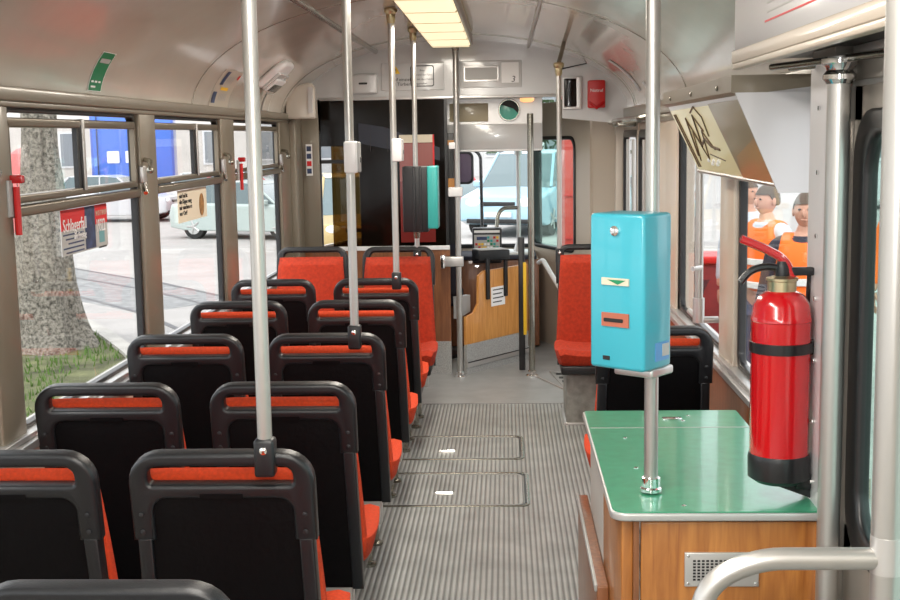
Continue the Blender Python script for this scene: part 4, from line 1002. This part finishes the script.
# cars
def car(label, color, loc, rz, group='parked cars outside', L=4.2, W=1.74, H=1.46, hatch=True):
    t = thing('car', label, 'car', loc, rz, group)
    paint = mat('car paint', color, .3, coat=.6)
    hl = L/2; bel = .88
    body = [(-hl, .32), (-hl-.02, .55), (-hl+.05, .78), (-hl+.9, .90), (-hl+1.0, .92), (hl-.5, .95), (hl-.08, .90), (hl, .6), (hl-.03, .30), (hl-.5, .22), (-hl+.4, .22)]
    b = MB(); n = len(body)
    sec = []
    for s_, ins in ((-1, .10), (-.94, .02), (-.5, 0), (0, -.02), (.5, 0), (.94, .02), (1, .10)):
        sec.append([(s_*W/2, y*(1-ins/ hl) if abs(y) > hl-.2 else y, z if z < .7 else z-(ins*.5)) for y, z in body])
    vs = [[b.bm.verts.new(p) for p in s2] for s2 in sec]
    for a1, a2 in zip(vs, vs[1:]):
        for k in range(n): b.bm.faces.new((a1[k], a1[(k+1) % n], a2[(k+1) % n], a2[k]))
    b.bm.faces.new(vs[0]); b.bm.faces.new(vs[-1][::-1])
    b.build('body', paint, t, world=False, bev=.03)
    rear = hl-.35 if hatch else hl-.85
    cab_ = [(-hl+.95, .90), (-hl+1.65, H-.06), (-hl+2.1, H), (rear-.55, H-.02), (rear, 0.93)]
    def cabin(w0, w1, poly, nm, m_, d_=0):
        b = MB(); L_ = []
        for sg in (-1, 1):
            L_.append([b.bm.verts.new((sg*(w0 if z < 1.0 else w1), y, z)) for y, z in poly])
        k = len(poly); b.bm.faces.new(L_[0]); b.bm.faces.new(L_[1][::-1])
        for i in range(k): b.bm.faces.new((L_[0][i], L_[0][(i+1) % k], L_[1][(i+1) % k], L_[1][i]))
        return b.build(nm, m_, t, world=False, bev=.02)
    cabin(W/2-.08, W/2-.24, cab_, 'cabin_glass', M['cglass'])
    cabin(W/2-.22, W/2-.25, [(-hl+1.62, H-.07), (-hl+2.1, H+.015), (rear-.55, H-.0), (rear-.40, H-.12)], 'roof', paint)
    for sg in (-1, 1):
        MB().tube([(sg*(W/2-.09), -hl+.98, .92), (sg*(W/2-.235), -hl+1.66, H-.05)], .03, 8).tube([(sg*(W/2-.09), rear-.05, .95), (sg*(W/2-.235), rear-.55, H-.04)], .04, 8).tube([(sg*(W/2-.075), .1, .92), (sg*(W/2-.23), .15, H-.03)], .025, 8).build('window_pillar', paint, t, world=False)
        MB().box(sg*W/2-.05 if sg > 0 else sg*W/2-.12, sg*W/2+.12 if sg > 0 else sg*W/2+.05, -hl+1.15, -hl+1.27, .90, 1.03, .03).build('side_mirror', paint, t, world=False)
        MB().ball((sg*(W/2-.30), -hl+.05, .66), .17, (1, .45, .55)).build('headlamp', M['wht'], t, world=False)
        for yy in (-hl+.82, hl-.80):
            wh = MB().lathe([(.20, -.09), (.31, -.09), (.32, -.05), (.32, .09), (.20, .10)], (sg*(W/2-.10), yy, .32), 24, 'x').build('wheel', M['tyre'], t, world=False)
            b = MB(); cx = sg*(W/2-.01)
            b.lathe([(.06, -.015), (.06, .02)], (cx, yy, .32), 12, 'x')
            for k in range(5):
                a_ = 2*PI*k/5; b.tube([(cx, yy, .32), (cx, yy+.2*math.cos(a_), .32+.2*math.sin(a_))], .028, 6)
            b.lathe([(.20, -.01), (.21, .01), (.19, .012)], (cx-sg*.008, yy, .32), 20, 'x'); b.build('rim', M['alu'], wh, world=False)
    MB().box(-.32, .32, -hl-.03, -hl+.05, .60, .68, .01).build('grille', M['rubber'], t, world=False)
    MB().box(-W/2+.18, W/2-.18, -hl-.035, -hl+.05, .28, .36, .01).build('lower_intake', M['rubber'], t, world=False)
    MB().box(-.26, .26, -hl-.06, -hl-.03, .40, .49, .004).build('licence_plate', M['wht'], t, world=False)
    return t
struct(MB().box(-2.4, 1.0, 18.5, 28, GR-.05, -.21).build('ground_rise', M['asphalt'], smooth=False))
# ahead (front faces the camera => front at -Y local)
def gz(px, py): p = at_z(px, py, GR); return (p.x, p.y, GR)
car('pale blue hatchback facing the windscreen, nearest car ahead', (.30, .47, .58), (.55, 24.9, -.21), math.radians(-19), W=1.62, H=1.6)
car('light turquoise car at right ahead, seen through corner window', (.28, .50, .54), (2.55, 30.5, GR), math.radians(-62), H=1.5)
p = gz(482, 200); car('red car behind the pale blue hatchback ahead', (.45, .03, .04), (-1.6, 34, -.0+GR), math.radians(15))
car('dark red small car parked farther ahead beside the red one', (.25, .03, .05), (1.6, 52, GR), math.radians(-40))
p = gz(205, 218); car('white car with five spoke wheels outside second left window', (.75, .75, .75), (p[0]+.3, p[1]+1.5, GR), math.radians(72))
p = gz(120, 216); car('silver car beside blue truck outside first left window', (.55, .56, .58), (p[0]+.6, p[1]-2.5, GR), math.radians(85))
car('grey hatchback parked in front of pale building on left', (.35, .38, .42), (-9.6, 53, GR), math.radians(80))
car('dark red car outside third left window', (.35, .02, .03), (-8.0, 39, GR), math.radians(80))
car('greenish silver car outside third window nearer than red one', (.40, .47, .45), (-6.6, 32, GR), math.radians(70))
car('pale cyan car seen left of the cab through corner glass', (.5, .65, .75), (-4.4, 40, GR), math.radians(20))
car('mustard yellow van-like car seen through clear slot of cab window', (.42, .31, .13), (-3.45, 27.5, GR), math.radians(12), H=1.75)
t = thing('red_reflection_box', 'dark red box added for a reflection in the glass, on platform outside window with short pole', 'bin', (2.5, 12.0, PLAT))  # solid box added to stand for red seats reflected in the window
MB().box(1.75, 2.35, 11.7, 12.2, PLAT, .46, .03).build('container', mat('dark red reflection tone', (.16, .015, .018), .5, var=.2), t)
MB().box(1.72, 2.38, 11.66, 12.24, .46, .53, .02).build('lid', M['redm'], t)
# blue truck
p = [v*1.14 for v in gz(132, 212)]
t = thing('blue_truck', 'tall blue truck with windowed cab outside first and second left windows', 'truck', (p[0], p[1]+1.2, GR), math.radians(14))
MB().box(-1.9, 1.5, 0, 7, .9, 4.6, .05).build('cargo_box', M['bluev'], t, world=False)
MB().box(-1.8, 1.4, -.04, .0, 1.0, 4.5, .01).build('rear_door', mat('pale blue panel', (.07, .17, .62), .3), t, world=False)
for u in (-1.0, -.25): MB().box(u-.25, u+.25, -.07, -.04, 1.65, 2.15, .04).build('window', M['wht'], t, world=False)
MB().box(-1.65, -1.6, -.08, -.03, 1.1, 4.4).box(.45, .5, -.08, -.03, 1.1, 4.4).build('door_bar', M['bluep'], t, world=False)
MB().box(-1.7, 1.3, .2, 6.6, .55, .95).build('chassis', M['rubber'], t, world=False)
for sx in (-1.4, 1.1):
    for yy in (.9, 5.6):
        wh = MB().lathe([(.25, -.14), (.46, -.14), (.48, 0), (.46, .14), (.25, .14)], (sx, yy, .48), 24, 'x').build('wheel', M['tyre'], t, world=False)
        MB().lathe([(.24, -.145), (.1, -.1), (.1, .1), (.24, .145)], (sx, yy, .48), 20, 'x').build('rim', M['greyp'], wh, world=False)
MB().box(-1.8, 1.4, -.15, -.02, .45, .62, .02).build('bumper', M['greyp'], t, world=False)
# red kiosk in front right
t = thing('red_kiosk', 'tall red painted kiosk outside the corner window', 'kiosk', (.97, 13.3, GR))
MB().box(.62, 1.30, 13, 13.7, 0+GR, 2.6+GR, .02).build('body', mat('kiosk red', (.62, .05, .04), .4), t)
MB().box(.59, 1.33, 12.96, 13.74, 2.6+GR, 2.75+GR, .02).build('roof', M['redm'], t)
for k in range(3): MB().box(.62, 1.30, 12.985, 13, 1.0+GR+k*.45, 1.02+GR+k*.45).build('panel_seam', M['redp'], t, smooth=False)
# dark trees ahead
def tree(label, x, y, r, h):
    t = thing('leafy_tree', label, 'tree', (x, y, GR), group='trees ahead of the tram')
    MB().tube([(x, y, GR), (x+.1, y, GR+h*.6), (x, y, GR+h)], .2, 10, radii=[.28, .2, .1]).build('trunk', M['bark'], t)
    b = MB()
    for i in range(900):
        a_, e = random.uniform(0, 2*PI), random.uniform(-1, 1); rr = r*random.uniform(.6, 1)
        c = Vector((x+rr*math.cos(a_)*math.sqrt(1-e*e), y+rr*math.sin(a_)*math.sqrt(1-e*e), GR+h+rr*e*.9))
        v = [c+Vector([random.uniform(-.28, .28) for _ in range(3)]) for _ in range(3)]; b.bm.faces.new([b.bm.verts.new(q) for q in v])
    b.build('foliage', M['leaf'], t, smooth=False)
tree('dark leafy tree seen through the corner window', 1.9, 42, 2.6, 2.9)
tree('dark leafy tree left of the pale blue car', -2.2, 66, 2.2, 4)

# ---------------------------------------------------------------- people
def skin_mesh(verts, edges, radii, root=0, sub=2):
    me = bpy.data.meshes.new('sk'); me.from_pydata([Vector(v) for v in verts], edges, [])
    o = bpy.data.objects.new('sk', me); COL.objects.link(o)
    o.modifiers.new('k', 'SKIN').use_smooth_shade = True
    for i, r in enumerate(radii):
        rr = r if isinstance(r, tuple) else (r, r); me.skin_vertices[0].data[i].radius = rr; me.skin_vertices[0].data[i].use_root = (i == root)
    s = o.modifiers.new('s', 'SUBSURF'); s.levels = sub; s.render_levels = sub
    bpy.context.view_layer.update()
    r = bpy.data.meshes.new_from_object(o.evaluated_get(bpy.context.evaluated_depsgraph_get()))
    bpy.data.objects.remove(o); return r
def join(meshes):
    b = bmesh.new()
    for m_ in meshes: b.from_mesh(m_)
    me = bpy.data.meshes.new('body'); b.to_mesh(me); b.free(); return me
def person(label, loc, rz, top, vest, legs, hair='hair', arm=(.30, -.10, .95), h=1.78, group=None):
    t = thing('person', label, 'person', loc, rz)
    k = h/1.78
    V = [(0, 0, .95), (0, 0, 1.10), (0, -.01, 1.28), (0, .01, 1.44), (0, 0, 1.53), (0, -.01, 1.60)]
    E = [(0, 1), (1, 2), (2, 3), (3, 4), (4, 5)]; Rr = [(.16, .11), (.145, .10), (.165, .115), (.11, .08), .055, .055]
    J = {}
    for s in (-1, 1):
        i = len(V); a_ = arm if s > 0 else (-arm[0]-.02, -.02, .86)
        V += [(s*.19, .01, 1.43), (s*.25, .02, 1.16), (a_[0], a_[1], a_[2])]; E += [(3, i), (i, i+1), (i+1, i+2)]; Rr += [.062, .045, .032]; J[s] = Vector(a_)
        i = len(V); V += [(s*.10, 0, .88), (s*.11, -.02, .50), (s*.12, .02, .10), (s*.125, -.08, .04), (s*.13, -.17, .03)]; E += [(0, i), (i, i+1), (i+1, i+2), (i+2, i+3), (i+3, i+4)]; Rr += [.095, .062, .042, .045, .032]
    parts = [skin_mesh(V, E, Rr)]
    hm = bmesh.new(); g = bmesh.ops.create_uvsphere(hm, u_segments=20, v_segments=14, radius=1)['verts']
    for v in g:
        x, y, z = v.co; f = 1-.22*max(0, -z)
        v.co = Vector((x*.078*f, y*.098*f-.012*(z < -.2), 1.665+z*.118))
    for (c, r, sc) in (((0, -.108, 1.655), .02, (.7, .9, 1.5)), ((-.03, -.085, 1.68), .013, (1, .6, .6)), ((.03, -.085, 1.68), .013, (1, .6, .6)), ((0, -.098, 1.612), .02, (1.2, .5, .3)), ((-.08, 0, 1.66), .025, (.4, .8, 1.3)), ((.08, 0, 1.66), .025, (.4, .8, 1.3))):
        g = bmesh.ops.create_uvsphere(hm, u_segments=10, v_segments=8, radius=r)['verts']
        for v in g: v.co = Vector((v.co.x*sc[0], v.co.y*sc[1], v.co.z*sc[2]))+Vector(c)
    me = bpy.data.meshes.new('h'); hm.to_mesh(me); hm.free(); parts.append(me)
    for s in (-1, 1):
        w = J[s]; hv = [tuple(w), tuple(w+Vector((0, -.01, -.08)))]; he = [(0, 1)]; hr = [(.026, .018), (.036, .016)]
        for q in range(4):
            i = len(hv); off = (q-1.5)*.02; ln = (.07, .085, .08, .06)[q]
            hv += [tuple(w+Vector((off*.3, off, -.10))), tuple(w+Vector((-s*.012, off, -.10-ln*.5))), tuple(w+Vector((-s*.03, off, -.10-ln)))]; he += [(1, i), (i, i+1), (i+1, i+2)]; hr += [.010, .009, .007]
        i = len(hv); hv += [tuple(w+Vector((-s*.01, -.035, -.04))), tuple(w+Vector((-s*.02, -.05, -.09)))]; he += [(0, i), (i, i+1)]; hr += [.012, .009]
        parts.append(skin_mesh(hv, he, hr, sub=1))
    me = join(parts); me.transform(Matrix.Scale(k, 4)); link('body', me, M['skin'], t, world=False, ang=80)
    # clothing shells
    def shell(nm, vs, es, rs, m_, sub=2):
        me = skin_mesh(vs, es, rs, sub=sub); me.transform(Matrix.Scale(k, 4)); return link(nm, me, m_, t, world=False, ang=80)
    tv = [(0, 0, .97), (0, 0, 1.12), (0, -.01, 1.28), (0, .01, 1.445), (0, .005, 1.495)]; te = [(0, 1), (1, 2), (2, 3), (3, 4)]; tr_ = [(.175, .125), (.165, .12), (.18, .13), (.12, .092), .062]
    for s in (-1, 1):
        i = len(tv); a_ = J[s]; tv += [(s*.19, .01, 1.43), (s*.25, .02, 1.16), tuple(Vector((s*.25, .02, 1.16)).lerp(a_, .85))]; te += [(3, i), (i, i+1), (i+1, i+2)]; tr_ += [.075, .058, .045]
    shell('jacket', tv, te, tr_, M[top])
    lv = [(0, 0, .98)]; le = []; lr = [(.175, .125)]
    for s in (-1, 1):
        i = len(lv); lv += [(s*.10, 0, .86), (s*.11, -.02, .50), (s*.12, .02, .12)]; le += [(0, i), (i, i+1), (i+1, i+2)]; lr += [.108, .078, .06]
    shell('trousers', lv, le, lr, M[legs])
    if vest:
        vv = [(0, 0, .92), (0, 0, 1.12), (0, -.01, 1.28), (0, .01, 1.43)]
        shell('safety_vest', vv+[(-.15, .01, 1.44), (.15, .01, 1.44)], [(0, 1), (1, 2), (2, 3), (3, 4), (3, 5)], [(.205, .150), (.20, .148), (.215, .160), (.165, .125), .092, .092], M['hivis'])
        for z in (1.02, 1.20):
            MB().lathe([(.205, -.025), (.218, -.02), (.218, .02), (.205, .025)], (0, 0, 0), 28).build('reflective_band', M['refl'], t, world=False)
            o = [c for c in kids(t) if c.name.startswith('reflective_band')][-1]; 
            for v in o.data.vertices: v.co = Vector((v.co.x*1.0, v.co.y*.74, v.co.z+z*k))
    b = MB(); g = bmesh.ops.create_uvsphere(b.bm, u_segments=18, v_segments=12, radius=1)['verts']
    for v in g:
        x, y, z = v.co; zz = max(z, -.35 if y > .1 else (.35 if y < -.3 else -.05)); v.co = Vector((x*.086, y*.106+.008, 1.672+zz*.122))
    o = b.build('hair', M[hair], t, world=False); o.data.transform(Matrix.Scale(k, 4))
    for s in (-1, 1): MB().ball((s*.03*k, -.094*k, 1.68*k), .009, (1.2, .6, .8), 8).build('eye', M['bk'], t, world=False)
    for s in (-1, 1): MB().box(s*.125-.05, s*.125+.05, -.22, .07, 0, .09, .03).build('shoe', M['blk'], t, world=False)
    return t
def pp(px, py_head, Y, h=1.78): q = at_y(px, py_head, Y); return q.x
person('man in orange safety vest standing outside right window, behind extinguisher lever', (pp(767, 196, 9.6), 9.6, PLAT), math.radians(-60), 'shirt', True, 'jeans')
person('worker in orange vest and jeans seen through the door window at right edge', (3.33, 10.4, PLAT), math.radians(20), 'hivis', True, 'jeans')
person('man in dark clothing behind the short pole outside right window', (pp(683, 188, 10.6), 10.6, PLAT+.0), math.radians(100), 'dcloth', False, 'dcloth', h=1.8)
person('man in pale shirt leaning close to the right window beside orange vest man', (pp(748, 200, 10.9), 10.9, PLAT), math.radians(30), 'shirt', False, 'greyp')
person('worker in dark jacket with orange vest half hidden by the pillar', (pp(806, 200, 8.3), 8.3, PLAT), math.radians(-20), 'dcloth', True, 'jeans')

# ================================================================== LIGHT
w = bpy.data.worlds.new('world'); SC.world = w; w.use_nodes = True; t_ = w.node_tree; bg = t_.nodes['Background']
bg.inputs[0].default_value = (.93, .97, 1, 1); bg.inputs[1].default_value = 2.6
def area(name, loc, rot, sx, sy, power, col=(1, 1, 1)):
    l = bpy.data.lights.new(name, 'AREA'); l.shape = 'RECTANGLE'; l.size = sx; l.size_y = sy; l.energy = power; l.color = col
    o = bpy.data.objects.new(name, l); COL.objects.link(o); o.location = loc; o.rotation_euler = rot; return o
area('lamp_fill_light', (-.345, 6.2, 2.26), (0, 0, 0), .24, 3.8, 62, (1, .93, .82))
area('lamp_fill_light', (-.345, .8, 2.26), (0, 0, 0), .24, 3.8, 85, (1, .95, .88))  # added soft fill for the interior, from the unseen rear panel
l = bpy.data.lights.new('sun', 'SUN'); l.energy = 2.2; l.angle = math.radians(12); l.color = (1, .97, .92)
o = bpy.data.objects.new('sun', l); COL.objects.link(o); o.rotation_euler = (math.radians(35), math.radians(-28), 0)
# flash of the camera, bounced
l = bpy.data.lights.new('camera_flash', 'AREA'); l.size = .12; l.energy = 20; l.color = (1, .97, .93)
o = bpy.data.objects.new('camera_flash', l); COL.objects.link(o); o.location = (0.0, -.02, CZ+.18); o.rotation_euler = (math.radians(86), 0, math.radians(1))
SC.view_settings.view_transform = 'Standard'
SC.view_settings.look = 'None'
SC.view_settings.exposure = 0.0
bpy.data.objects.remove(bpy.data.objects.get('sk')) if bpy.data.objects.get('sk') else None
